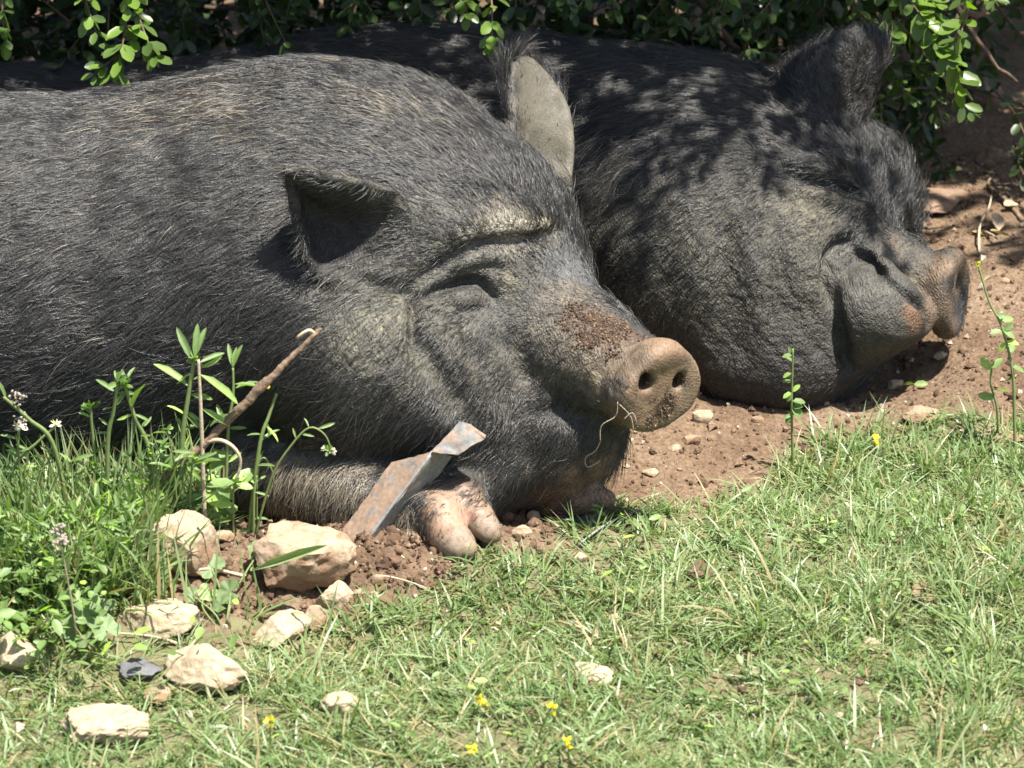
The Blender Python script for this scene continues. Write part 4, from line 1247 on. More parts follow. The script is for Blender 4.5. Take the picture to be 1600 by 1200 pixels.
rock('stone', 1455, 931, 62, 36, .05, BROWNST, 55, 'tan wedge-shaped stone in the grass on the right', tilt=-.4, rot=-.4)
rock('soil_clod', 1090, 892, 60, 40, .045, CLOD, 58, 'dark soil clod in the grass right of centre', 'clod', rough=.25)
rock('stone', 1440, 645, 58, 32, .05, LIME_DIRTY, 61, 'flat beige stone where soil meets grass on the right', ico_=ICO2)
rock('stone', 1565, 676, 66, 30, .05, LIME_DIRTY, 64, 'long beige stone at the right edge in tall grass', ico_=ICO2)
rock('stone', 1538, 142, 66, 66, .07, BROWNST, 67, 'brown upright stone under the shrub at the top right', tilt=.3, rot=.5)
rock('stone', 1462, 302, 120, 56, .11, BROWNST, 70, 'wide brown slab of rock right of the far pig forehead', flat=.3)
rock('stone', 1556, 244, 60, 36, .05, BROWNST, 73, 'brown stone in shade at the right edge below the shrub', ico_=ICO2)
rock('stone', 1455, 190, 74, 44, .06, BROWNST, 76, 'rough brown rock in shade under the hanging sprig', ico_=ICO2)
rock('stone', 1395, 175, 60, 40, .06, BROWNST, 78, 'brown rock in shade against the far pig ear', ico_=ICO2)
rock('slate_piece', 216, 1040, 72, 36, .05, SLATE, 80, 'bluish grey slate piece beside the cream angular stone', 'slate', flat=.2, ico_=ICO2)
rock('slate_piece', 893, 800, 84, 40, .05, SLATE, 83, 'flat lilac grey slate at the chin of the near pig', 'slate', flat=.2, ico_=ICO2, tilt=-.2)
PEBBLES = ['cream pebble touching the tip of the cloven foot', 'small pebble below the near pig chin, right of the foot tip', 'pale pebble in front of the chin, nearest the turf', 'flat cream pebble right under the near pig snout', 'larger white pebble between the near snout and the far jowl', 'small flat pebble on the soil below and left of the flat cream one', 'tiny pebble under the far pig jowl', 'pebble on the soil right of the far pig chin', 'cream pebble on bare soil left of the young leafy weed', 'tiny pebble beside the seedling under the far chin', 'small pebble just below the far pig snout disc', 'pebble on the soil between far snout and turf', 'tiny pale pebble near the right edge level with the far snout', 'white chip in loose soil below the bracket', 'white chip touching the heel of the cloven foot', 'small pebble below the white chips in the loose soil', 'white pebble at the turf edge below the chin', 'cream pebble in mid lawn above the pale cracked stone', 'smaller pebble left below its neighbour in mid lawn', 'pebble in the lawn left of the dark soil clod', 'flat pebble in the lawn right of the cracked stone', 'cream pebble in the lawn below the soil clod', 'white pebble in the right lawn below the tan wedge stone', 'small pebble low in the right lawn', 'pebble right of the small cream upright stone', 'second pebble right of the small cream upright stone, further right', 'tiny pebble in the upper lawn left of centre']
for i, (x_, y_, w_, h_) in enumerate([(790, 806, 30, 24), (832, 806, 24, 26), (818, 832, 34, 26), (1078, 686, 34, 18), (1100, 650, 36, 26), (1055, 700, 26, 14), (1185, 655, 20, 14), (1400, 600, 26, 18), (1018, 738, 30, 18), (1330, 612, 18, 12), (1500, 470, 20, 14), (1470, 555, 22, 14), (1570, 440, 16, 12), (640, 846, 26, 20), (676, 862, 22, 16), (590, 905, 20, 14), (905, 872, 30, 22), (960, 968, 26, 20), (930, 995, 24, 18), (1035, 915, 24, 16), (1065, 1008, 28, 12), (1140, 940, 28, 20), (1360, 1005, 34, 18), (1310, 1120, 22, 14), (560, 930, 24, 18), (585, 935, 22, 18), (770, 985, 20, 14)]):
    rock('pebble', x_, y_, w_, h_, w_ / 1450 * .8, LIME if i % 3 else LIME_DIRTY, 100 + i, PEBBLES[i], 'pebble', 'scattered pebbles', ico_=ICO1, rough=.12)

# ------------------------------------------------------------------ the metal bracket leaning on the foreleg
def plate(pts, th, name, n=18, dent=.0012, seed=0):
    """Bent sheet of metal spanning four corners, slightly dented, with rolled thickness."""
    a, b, c, d = [np.asarray(p, float) for p in pts]
    u, v = np.meshgrid(np.linspace(0, 1, n), np.linspace(0, 1, n), indexing='ij')
    u = u.ravel()[:, None]; v = v.ravel()[:, None]
    P = a * (1 - u) * (1 - v) + b * u * (1 - v) + c * u * v + d * (1 - u) * v
    nrm = unit(np.cross(b - a, d - a))
    P = P + nrm * (dent * fbm(P * 45 + seed, 3, 200 + seed))[:, None]
    edge = (u * (1 - u) * v * (1 - v))[:, 0] < 1e-6
    P[edge] += 0.0007 * np.stack([vnoise(P[edge] * 160, 210 + k) for k in range(3)], 1)
    i, j = np.meshgrid(np.arange(n - 1), np.arange(n - 1), indexing='ij')
    k = (i * n + j).ravel()
    q = np.stack([k, k + n, k + n + 1, k + 1], 1)
    N2 = len(P)
    rim = [i * n for i in range(n)] + [(n - 1) * n + j for j in range(1, n)] + [i * n + n - 1 for i in range(n - 2, -1, -1)] + [j for j in range(n - 2, 0, -1)]
    rq = np.array([(rim[t], rim[(t + 1) % len(rim)], rim[(t + 1) % len(rim)] + N2, rim[t] + N2) for t in range(len(rim))])
    me = mesh_fast(name, np.concatenate([P + nrm * th / 2, P - nrm * th / 2]), np.concatenate([q, q[:, ::-1] + N2, rq[:, ::-1]]), True)
    me.set_sharp_from_angle(angle=math.radians(40))
    return me
def metal(name, rust, gain=1.0):
    m = NT(name)
    co = m.coord('Object')
    n1 = m.noise(48.0, 6.0, 0.7, co); n2 = m.noise(190.0, 5.0, 0.75, co)
    steel = m.ramp(n2, [(0.3, (0.10 * gain, 0.102 * gain, 0.102 * gain)), (0.7, (0.22 * gain, 0.22 * gain, 0.212 * gain))])
    ru = m.ramp(n2, [(0.3, (0.16, 0.105, 0.068)), (0.7, (0.30, 0.21, 0.145))])
    f_ = m.ramp(m.math('ADD', n1, rust), [(0.45, (0, 0, 0)), (0.62, (1, 1, 1))])
    mt = m.math('MULTIPLY', m.math('SUBTRACT', 1.0, f_), 0.12)
    return m.done(m.principled(Base_Color=m.mix(f_, steel, ru), Roughness=m.ramp(f_, [(0, (.6,) * 3), (1, (.85,) * 3)]), Metallic=mt, Normal=m.bump(n2, .3, .001)))
GALV, RUST, DIMMED = metal('weathered_steel', -.06, 1.35), metal('rusty_steel', 0.14), metal('dimmed_steel', 0.02, .75)  # shaded flange's steel painted lighter, sunlit end plate's painted darker
yb, yt = -0.072, -0.030
br = empty('metal_bracket', G(582, 838))
tag(br, 'bent rusty angle-iron bracket leaning against the pig foreleg', 'bracket')
yb, yt = -0.075, -0.036
F0, F1 = W(566, 852, yb), W(676, 706, yt)
add_obj('rusty_flange', plate([W(530, 838, yb + .020), F0, F1, W(612, 722, yt + .020)], .0022, 'rusty_flange', seed=1), RUST, br)
add_obj('grey_flange', plate([F0 + (.0012, 0, 0), W(594, 856, yb + .026), W(706, 713, yt + .026), F1 + (.0012, 0, 0)], .0022, 'grey_flange', seed=2), GALV, br)
add_obj('fold_edge', Mesh().tube(curve([F0, (F0 + F1) / 2, F1], 8) + rb.normal(0, .0004, (8, 3)), .0021, 8).build('fold_edge'), GALV, br)
add_obj('end_plate', plate([W(674, 708, yt - .002), W(717, 710, yt - .004), W(757, 686, yt + .012), W(718, 658, yt + .024)], .0022, 'end_plate', seed=3, dent=.0022), DIMMED, br)
add_obj('end_tab', plate([W(719, 659, yt + .0245), W(757, 685.5, yt + .0125), W(759, 681, yt + .015), W(735, 664, yt + .028)], .0020, 'end_tab', 8, .0006, seed=4), DIMMED, br)
st = empty('metal_strip', G(950, 838))
tag(st, 'grey curved metal strip half hidden in grass by the slate', 'metal strip')
cc = curve([G(905, 858) + (0, 0, .006), G(940, 838) + (0, 0, .012), G(975, 822) + (0, 0, .012), G(1005, 800) + (0, 0, .004)], 10)
Vs = np.concatenate([cc + np.array([-.003, -.007, .002]), cc + np.array([.003, .007, -.001])])
qs = np.array([(i, i + 1, i + 11, i + 10) for i in range(9)])
me = mesh_fast('band', Vs, qs, True); ob = add_obj('band', me, GALV, st)
sm = ob.modifiers.new('thickness', 'SOLIDIFY'); sm.thickness = .002

# horn of the near pig's two toes
m = NT('hoof_horn')
co = m.coord('Object')
n_ = m.noise(110.0, 5.0, 0.7, co)
col = m.ramp(n_, [(0.32, (0.085, 0.055, 0.036)), (0.45, (0.20, 0.145, 0.10)), (0.7, (0.27, 0.20, 0.145))])
HORN = m.done(m.principled(Base_Color=col, Roughness=0.6, Normal=m.bump(m.noise(260.0, 4.0, 0.7, m.scaled(co, (1.0, 1.0, 3.0))), 0.5, 0.0015)))
for path, rr in (([W(701, 836, -.0605), W(713, 849, -.070), W(726, 861, -.0795), W(733, 866, -.0835)], [.0222, .0216, .0212, .0195, .0165, .0120, .0030]), ([W(748, 812, -.0368), W(758, 823, -.0455), W(769, 837, -.0555), W(774, 842, -.059)], [.0178, .0174, .0168, .0150, .0125, .0090, .0025])):
    cc = curve(path, 7)
    Mh = Mesh().tube(cc, rr, 18)
    Vh = Mh.v[0]
    mid_ = cc[np.minimum(np.arange(len(Vh)) // 18, 6)]
    Vh = mid_ + (Vh - mid_) * (1 + .05 * fbm(Vh * 90, 2, 340)[:, None])
    Vh[:, 2] = mid_[:, 2] + (Vh[:, 2] - mid_[:, 2]) * .93
    Mh.v[0] = Vh
    add_obj('hoof', Mh.build('hoof'), HORN, pig_near)

# ------------------------------------------------------------------ sticks, roots, litter
wood = bark_material('dead_wood', (0.075, 0.045, 0.028), (0.27, 0.185, 0.12), 160.0)
pale_wood = bark_material('pale_wood', (0.36, 0.28, 0.19), (0.52, 0.42, 0.30), 130.0)
sk = empty('dead_stick', G(262, 800))
tag(sk, 'dead brown stick leaning up from the grass against the near pig', 'stick')
main = curve([W(190, 812, -.055), W(262, 742, -.055), W(325, 688, -.055), W(372, 642, -.052), W(400, 612, -.05), W(440, 572, -.045), W(470, 545, -.04), W(502, 513, -.03)], 110)
rw = np.random.default_rng(8)
main += .0016 * np.stack([vnoise(main * 40, 301 + k) for k in range(3)], 1)
radm = np.interp(np.linspace(0, 1, 110), [0, .3, .55, .6, .66, 1], [.0052, .0064, .0066, .0078, .0055, .0030]) * (1 + .16 * vnoise(main * 70, 330)) * .70
SM = Mesh().tube(main, radm, 12)
SM.v[0] = SM.v[0] + .0010 * fbm(SM.v[0] * np.array([260, 260, 260]), 3, 310)[:, None] * unit_rows(SM.v[0] - main[np.minimum(np.arange(len(SM.v[0])) // 12, 109)])
add_obj('stem', SM.build('stem'), wood, sk)
add_obj('side_twig', Mesh().tube(curve([W(322, 690, -.055), W(345, 688, -.06), W(366, 700, -.065), W(376, 722, -.065), W(368, 752, -.065)], 16), np.linspace(.0024, .0014, 16), 8).build('side_twig'), pale_wood, sk)
add_obj('hook', Mesh().tube(curve([W(491, 522, -.032), W(484, 516, -.036), W(474, 520, -.04), W(464, 528, -.04)], 8), np.linspace(.0021, .0016, 8), 8).build('hook'), pale_wood, sk)

def litter_twig(pix, rad, label, up=.004, mat=None):
    pts = np.array([G(x, y) + (0, 0, up) for x, y in pix]); pts[0, 2] -= up
    o = add_obj('twig', Mesh().tube(curve(pts, 14), np.linspace(rad, rad * .5, 14), 6).build('twig', origin=pts[0]), mat or wood)
    o.location = pts[0]
    return tag(o, label, 'twig')
litter_twig([(1600, 348), (1572, 322), (1545, 300), (1548, 286)], .0035, 'curved brown twig on the soil at the right edge', .008)
litter_twig([(1530, 395), (1530, 368), (1545, 335), (1548, 318)], .0018, 'thin pale root standing from the soil above the far pig snout', .012, pale_wood)
litter_twig([(1532, 358), (1552, 375), (1556, 380)], .0016, 'short pale twig lying beside the thin root', .006, pale_wood)
litter_twig([(1398, 212), (1425, 240), (1450, 258)], .0018, 'thin dark twig on shaded soil by the far pig ear', .006)
litter_twig([(560, 925), (590, 900), (625, 915), (668, 935)], .0013, 'bent straw-coloured stem over the soil below the foot', .012, pale_wood)
litter_twig([(600, 862), (615, 870), (632, 880)], .0018, 'short pale splinter in the loose soil before the bracket', .006, pale_wood)
litter_twig([(400, 905), (330, 905), (290, 912)], .0022, 'pale root between the brown boulder and the loaf-shaped stone', .012, pale_wood)
litter_twig([(290, 1010), (240, 1008), (175, 1002)], .0018, 'thin dry root below the loaf-shaped stone', .010, pale_wood)
wilt = leaf_material('wilted_leaf', (0.075, 0.085, 0.045), (0.12, 0.135, 0.075), .6, .2)
dry = leaf_material('dry_leaf', (0.13, 0.08, 0.045), (0.40, 0.30, 0.20), .7, .15)
for i, (x_, y_, s_, tn, lab) in enumerate([(1518, 368, .026, .9, 'pale grey dry leaf upright on the soil above the far snout'), (1560, 368, .034, .6, 'tan dry leaf lying at the right edge beside the twig'), (1578, 376, .03, .8, 'straw dry leaf below the tan one at the right edge'), (1590, 160, .03, .35, 'rusty brown leaf under the shrub at top right'), (1488, 272, .016, .95, 'tiny pale leaf on shaded soil right of the far pig'), (1402, 130, .03, .3, 'brown withered leaf hanging near the far pig ear'), (1590, 325, .03, .7, 'flat tan leaf on the right edge above the twig')]):
    g_ = G(x_, y_) + (0, 0, .006)
    V = LEAF_V * s_; V[:, 2] += .25 * V[:, 1] ** 2 / s_ * 3
    a_ = i * 1.7
    Rz = np.array([[math.cos(a_), math.sin(a_), 0], [-math.sin(a_), math.cos(a_), 0], [0, 0, 1]])
    o = add_obj('dry_leaf', Mesh().add(V @ Rz, LEAF_F4, LEAF_F3, tn).build('dry_leaf'), dry); o.location = g_; o.rotation_euler = (.4 * math.sin(i * 2.1), .3, 0)
    tag(o, lab, 'leaf')
# root threads hanging from the near pig's lip
th = empty('root_threads', trace(near.base, 960, 660)); tag(th, 'thin pale root threads hanging from the near pig mouth', 'roots')
for pix in ([(965, 628), (962, 650), (940, 665), (938, 690)], [(968, 632), (985, 650), (990, 672)], [(938, 690), (930, 705), (915, 715), (918, 730), (938, 720)], [(975, 655), (988, 645), (995, 660)]):
    Yq = trace(near.base, *pix[0])[1] - .006
    add_obj('thread', Mesh().tube(curve([W(x, y, Yq - .006) for x, y in pix], 14), .00045, 5).build('thread'), pale_wood, th)
print('things', time.time() - T0)
# ------------------------------------------------------------------ weeds
herb = leaf_material('herb_leaf', (0.070, 0.125, 0.030), (0.185, 0.275, 0.090), .5, .35)
mallow_mat = leaf_material('mallow_leaf', (0.085, 0.135, 0.045), (0.200, 0.275, 0.125), .6, .3)
stem_mat = leaf_material('herb_stem', (0.10, 0.14, 0.04), (0.20, 0.26, 0.09), .6, .15)
yellow = leaf_material('yellow_petal', (0.60, 0.46, 0.02), (0.72, 0.60, 0.06), .6, .3)
whitep = leaf_material('white_petal', (0.55, 0.48, 0.52), (0.75, 0.70, 0.72), .6, .3)
seedm = bark_material('seed_head', (0.20, 0.16, 0.12), (0.42, 0.36, 0.30), 300.0)
rp = np.random.default_rng(19)
NARROW_V = LEAF_V.copy(); NARROW_V[:, 1] *= .40
def blade_leaf(P, X, N, s_, narrow=True, tone=.6, bend=.0):
    T_ = NARROW_V if narrow else LEAF_V
    V = T_ * s_
    if narrow == 2: V[:, 1] *= .5
    V[:, 2] -= bend * V[:, 0] ** 2 / s_
    X = unit(X); N = unit(np.asarray(N) - X * (np.asarray(N) @ X)); Yv = np.cross(N, X)
    return V @ np.array([X, Yv, N]) + P, LEAF_F4, LEAF_F3, tone

def weed(name, pix, Y0, Y1, rad, leaves, label, cat='weed', group=None, tops=(), mat=None):
    """pix: stem pixels from the base up; leaves: (place 0..1, dx, dy, length m, narrow)."""
    b = G(*pix[0])
    if pix[0][0] < 450 and b[1] > -.045:
        q_ = W(pix[0][0], pix[0][1], -.045 - .02 * rp.random()); b = np.array([q_[0], q_[1], float(ground_z(q_[:1], q_[1:2])[0])])
    Ys = np.linspace(b[1], b[1] + Y1, len(pix))
    pts = [b - np.array([0, 0, .01])] + [W(x, y, yy) for (x, y), yy in zip(pix[1:], Ys[1:])]
    root = empty(name, b)
    tag(root, label, cat, group)
    c = curve(pts, 20)
    add_obj('stem', Mesh().tube(c, np.linspace(rad, rad * .55, 20), 6, .6).build('stem'), mat or stem_mat, root)
    for (t, dx, dy, L, nar) in leaves:
        i = min(19, int(t * 19)); d = unit(CR * dx - CU * dy + CD * rp.normal(0, .35))
        n_ = unit(np.array([0, -.5, 1.0]) + rp.normal(0, .35, 3))
        add_obj('leaf', Mesh().add(*blade_leaf(c[i], d, n_, L, nar, np.clip(rp.normal(.62, .15), 0, 1), .25)).build('leaf'), herb, root)
    for (kind, t, dx, dy, s_) in tops:
        i = min(19, int(t * 19)); q = c[i] + CR * dx / 1450 - CU * dy / 1450
        M_ = Mesh()
        for _ in range(9 if kind != 'seed' else 22):
            d = unit(rp.normal(0, 1, 3) + (0, -.3, .6))
            if kind == 'seed': V_, F_ = chunks((q + d * s_ * rp.uniform(.3, 1))[None], np.array([s_ * .22]), rp); M_.add(V_, None, F_, .5)
            else: M_.add(*blade_leaf(q, d, unit(rp.normal(0, 1, 3)), s_, False, rp.random(), 0))
        add_obj({'seed': 'seed_head', 'bud': 'bud', 'yellow': 'blossom', 'white': 'blossom'}[kind], M_.build('blossom'), {'seed': seedm, 'bud': herb, 'yellow': yellow, 'white': whitep}[kind], root)
    return root
lv = lambda n, L, nar=True, lo=.3, hi=1.0: [(rp.uniform(lo, hi), rp.choice((-1, 1)) * rp.uniform(.4, 1), rp.uniform(-1, .1), L * rp.uniform(.6, 1.2), nar) for _ in range(n)]
weed('weed', [(278, 770), (284, 700), (294, 620), (304, 560)], 0, .01, .0035, [(.98, -.5, -1, .040, 1), (1, .1, -1, .036, 1), (1, .3, -1, .034, 1), (.86, -.9, .4, .02, 1), (.78, -.8, -.7, .045, 1), (.7, .8, .1, .03, 1), (.8, .7, -.2, .025, 1)] + lv(5, .022, 1, .1, .6), 'tall green weed with narrow upright leaves, tallest beside the stick', tops=[('bud', 1, 0, 0, .009)])
weed('weed', [(318, 770), (316, 700), (313, 620), (310, 562)], 0, .01, .0028, [(.95, .9, -.5, .03, 1), (.85, .9, .5, .05, 1), (.6, .8, .4, .035, 1), (.9, .8, -.3, .028, 1)] + lv(5, .028, 1, .05, .5), 'brownish weed stem between the tallest weed and the stick', mat=pale_wood)
weed('weed', [(348, 770), (356, 680), (364, 620), (364, 575)], 0, .01, .0022, [(1, -.2, -1, .026, 1), (1, .1, -1, .022, 1), (1, .3, -1, .026, 1), (.8, 1, -.1, .03, 1), (.75, .9, -.5, .03, 1), (.5, -.8, .3, .03, 1)] + lv(4, .026, 1, .05, .5), 'forked weed with spiky tip standing just left of the stick')
weed('weed', [(252, 755), (235, 710), (210, 650), (195, 600)], 0, .0, .0032, [(.98, -.2, -1, .022, 1), (1, .4, -1, .022, 1), (.75, .3, -1, .045, 1), (.72, -.9, .3, .018, 1), (.72, .9, .3, .018, 1)] + lv(4, .025, 1, .1, .6), 'leaning weed with one broad upright leaf near its top', tops=[('bud', 1, 0, 0, .010)])
weed('weed', [(165, 770), (168, 700), (178, 640), (184, 598)], 0, .0, .0030, [(1, -.3, -1, .016, 1), (1, .3, -1, .016, 1)] + lv(6, .022), 'upright weed with a tufted bud left of the leaning weed', tops=[('bud', 1, 0, 0, .012)])
weed('weed', [(148, 790), (148, 720), (143, 660), (142, 636)], 0, .0, .0024, lv(5, .02), 'short weed with a round green bud over the bank', tops=[('bud', 1, 0, 0, .011)])
weed('weed', [(110, 760), (85, 700), (45, 655), (5, 620)], 0, -.02, .0030, [(.95, -.2, -1, .022, 1)], 'weed stem leaning to the left edge with dry seed heads', tops=[('seed', .8, 0, -18, .011), ('seed', .72, -10, 5, .010)])
weed('weed', [(-30, 795), (20, 735), (60, 690), (85, 668)], 0, .0, .0022, [], 'thin green stem rising from the left edge to a white flower', tops=[('white', 1, 2, -4, .007)])
weed('weed', [(40, 790), (32, 740), (28, 700), (30, 672)], 0, .0, .0022, lv(4, .02), 'short white-flowered weed near the left edge', tops=[('white', 1, 2, -6, .009)])
weed('weed', [(125, 1010), (110, 930), (95, 850)], 0, -.02, .0014, [], 'dry stalk with a grey seed head among the mallow', tops=[('seed', 1, 2, 0, .013), ('seed', .9, -6, -30, .010)], mat=pale_wood)
weed('weed', [(395, 800), (425, 745), (460, 690), (485, 668), (508, 680), (518, 705)], 0, .0, .0014, [(.45, -.3, -1, .012, 1), (.6, -.3, -1, .012, 1), (.5, .9, .1, .014, 1), (.7, .9, -.3, .02, 1)], 'thin drooping flower stalk in front of the near pig jowl', tops=[('white', 1, 0, 0, .006), ('bud', .97, -4, 4, .008), ('white', .85, -4, 16, .004)])
weed('weed', [(400, 790), (402, 740), (412, 715), (425, 735), (428, 755)], 0, .0, .0012, [(.4, .2, -1, .012, 1)], 'small arched green stem below the drooping flower stalk')
weed('weed', [(385, 790), (405, 700), (420, 650), (432, 615)], 0, .02, .0026, [(.55, .6, .5, .022, 1), (.6, .3, 1, .018, 1)] + lv(4, .022, 1, .1, .5), 'green weed stem leaning behind the stick with a yellow flower', tops=[('yellow', 1, -16, -8, .005)])
weed('weed', [(1240, 735), (1238, 690), (1237, 630), (1239, 545)], 0, .0, .0019, [(.97, -.9, .1, .012, 0), (.93, -.6, -.8, .012, 0), (.88, -.9, .4, .012, 0), (.82, -.8, -.2, .012, 0), (.78, -.9, .5, .012, 0), (.74, -.4, .9, .012, 0), (.72, .8, .3, .017, 0), (.70, .9, .0, .016, 0), (.66, .9, .5, .018, 0), (.68, .6, .7, .014, 0), (.75, .6, -.6, .012, 0), (.62, -.6, .8, .012, 0), (.58, -.3, 1., .012, 0), (.6, -.8, .3, .010, 0), (.98, -.5, -.9, .010, 0), (.65, 1., -.3, .013, 0)], 'young leafy weed on a brown stem before the far pig chin')
weed('weed', [(1587, 712), (1585, 650), (1582, 580), (1565, 510), (1545, 470), (1528, 412)], 0, .03, .0021, [(.98, -.5, -1, .012, 1), (.9, .6, -.6, .012, 1), (.65, .9, -.3, .018, 0), (.62, -.9, .1, .015, 0), (.58, .8, .4, .016, 0), (.5, .5, -1, .016, 0), (.55, -.5, .7, .014, 0), (.45, .8, .2, .016, 0), (.68, .3, -1, .014, 0), (.72, .9, .1, .012, 0), (.6, 1, -.6, .014, 0), (.53, 1, .1, .015, 0), (.42, -.8, .1, .012, 0)], 'tall weed with dark stem at the right edge', tops=[('yellow', 1, 2, 0, .004)])
weed('weed', [(1560, 690), (1558, 640), (1548, 600), (1550, 575)], 0, .0, .0018, [(.9, -.6, -.8, .02, 0), (.95, .6, -.8, .018, 0), (.6, .8, -.1, .022, 0), (.5, -.8, -.1, .02, 0)], 'small pale leafy weed left of the tall weed at the right edge')
weed('weed', [(1340, 612), (1342, 604), (1345, 596)], 0, .0, .0014, [(1, -.8, -.3, .014, 0), (1, .8, -.3, .014, 0), (.9, .2, -1, .012, 0)], 'tiny seedling on the soil under the far pig chin')
weed('weed', [(1428, 610), (1428, 605), (1428, 600)], 0, .0, .0014, [(1, -.9, -.1, .018, 0), (1, .9, -.1, .016, 0)], 'tiny two-leaved seedling on the soil right of the far pig chin')
for i in range(20):
    x0 = rp.uniform(-10, 400); y0 = rp.uniform(770, 835); hgt_ = rp.uniform(45, 120) * (1 if x0 < 330 else .7); dx_ = rp.normal(0, 18)
    weed('weed', [(x0, y0), (x0 + dx_ * .3, y0 - hgt_ * .5), (x0 + dx_, y0 - hgt_)], 0, rp.normal(0, .006), rp.uniform(.0010, .0019), lv(int(rp.integers(5, 10)), rp.uniform(.016, .03), rp.random() < .75, .15, 1.0), 'slender green weed among the tall grass of the left bank', 'weed', 'slender weeds on the left bank', tops=[('bud', 1, 0, 0, .007)] if rp.random() < .5 else ())
# mallow: round pleated leaves on long stalks
def mallow_leaf(c, s_, n_, tone):
    k = 28
    a = np.linspace(-2.75, 2.75, k)
    rr = s_ * (0.86 + 0.14 * np.abs(np.cos(a * 3.2))) * (1 - .18 * (np.abs(a) > 2.5))
    rim = np.stack([np.cos(a) * rr, np.sin(a) * rr, .10 * s_ * np.sin(a * 6.4) + .12 * rr], 1)
    midr = rim * .55; midr[:, 2] = .04 * s_ * np.sin(a * 6.4) + .03 * s_
    V = np.concatenate([[[0, 0, 0]], midr, rim])
    t = np.array([(0, i + 1, i + 2) for i in range(k - 1)])
    q = np.array([(i + 1, i + 1 + k, i + 2 + k, i + 2) for i in range(k - 1)])
    X = unit(np.cross(n_, (0.3, 1, 0.2)) + rp.normal(0, .4, 3)); X = unit(X - n_ * (X @ n_))
    return V @ np.array([X, np.cross(n_, X), n_]) + c, q, t, tone
def mallow(leaves, base_px, label):
    b = G(*base_px)
    root = empty('mallow_plant', b); tag(root, label, 'plant', 'mallow plants')
    for (x, y, wpx) in leaves:
        yy = G(x, y + wpx * .55)[1] + rp.normal(0, .006)
        c = W(x, y, yy); c[2] = max(c[2], float(ground_z(np.array([c[0]]), np.array([c[1]]))[0]) + .012)
        n_ = unit(np.array([rp.normal(0, .35), -.55 + rp.normal(0, .2), .9]))
        add_obj('leaf', Mesh().add(*mallow_leaf(c, wpx / 1450 / 2.1, n_, np.clip(rp.normal(.55, .2), 0, 1))).build('leaf'), mallow_mat, root)
        add_obj('stalk', Mesh().tube(curve([b - (0, 0, .005), (b + c) / 2 + rp.normal(0, .006, 3), c - n_ * .001], 10), .0011, 5).build('stalk'), stem_mat, root)
mallow([(252, 845, 66), (170, 880, 60), (205, 878, 56), (150, 830, 50), (180, 830, 56), (235, 880, 34)], (195, 935), 'mallow plant with round leaves in front of the brown boulder')
mallow([(140, 960, 62), (165, 985, 50), (120, 985, 48), (165, 955, 44), (135, 1000, 40)], (148, 1015), 'low mallow clump left of the loaf-shaped stone')
mallow([(330, 890, 48), (360, 925, 44), (300, 930, 30), (325, 925, 34), (345, 960, 36), (405, 862, 40)], (350, 985), 'mallow plant between the loaf-shaped stone and the big block')
mallow([(105, 775, 46), (125, 800, 40), (215, 800, 40), (180, 770, 44), (60, 790, 40)], (140, 850), 'mallow plant half hidden in the tall grass of the bank')
gb = G(398, 905)
gbo = empty('grass_blade', gb); tag(gbo, 'single broad pale grass blade lying across the big cream block', 'grass blade')
pa, pb_ = W(392, 892, gb[1] - .045), W(512, 852, gb[1] - .060)
add_obj('blade', Mesh().add(*blade_leaf(pa, pb_ - pa, np.array([0, -.75, .65]), float(np.linalg.norm(pb_ - pa)), 2, .8, .0)).build('blade'), mallow_mat, gbo)
add_obj('stem', Mesh().tube(curve([gb - (0, 0, .005), (gb + pa) / 2 + (0, -.004, .01), pa], 8), .0012, 5).build('stem'), stem_mat, gbo)
# yellow flowers in the lawn
for i, (x, y, bx, by, lab) in enumerate([(752, 1092, 790, 1135, 'yellow flower in the bottom lawn, upper left of the centre pair'), (862, 1105, 835, 1160, 'yellow flower in the bottom lawn, upper right of the centre pair'), (887, 1158, 890, 1200, 'yellow flower nearest the bottom centre edge'), (736, 1168, 770, 1200, 'yellow flower low in the lawn left of the bottom one'), (421, 1125, 424, 1180, 'yellow flower in the grass left of the white round-backed stone'), (1368, 686, 1366, 712, 'yellow flower in the turf edge on the right')]):
    weed('wildflower', [(bx, by), ((x + bx) / 2, (y + by) / 2), (x, y)], 0, -.005, .0013, [(.5, .7, -.5, .014, 1)], lab, 'flower', 'yellow flowers', tops=[('yellow', 1, 0, 0, .0065), ('yellow', .9, 3, 5, .004)])

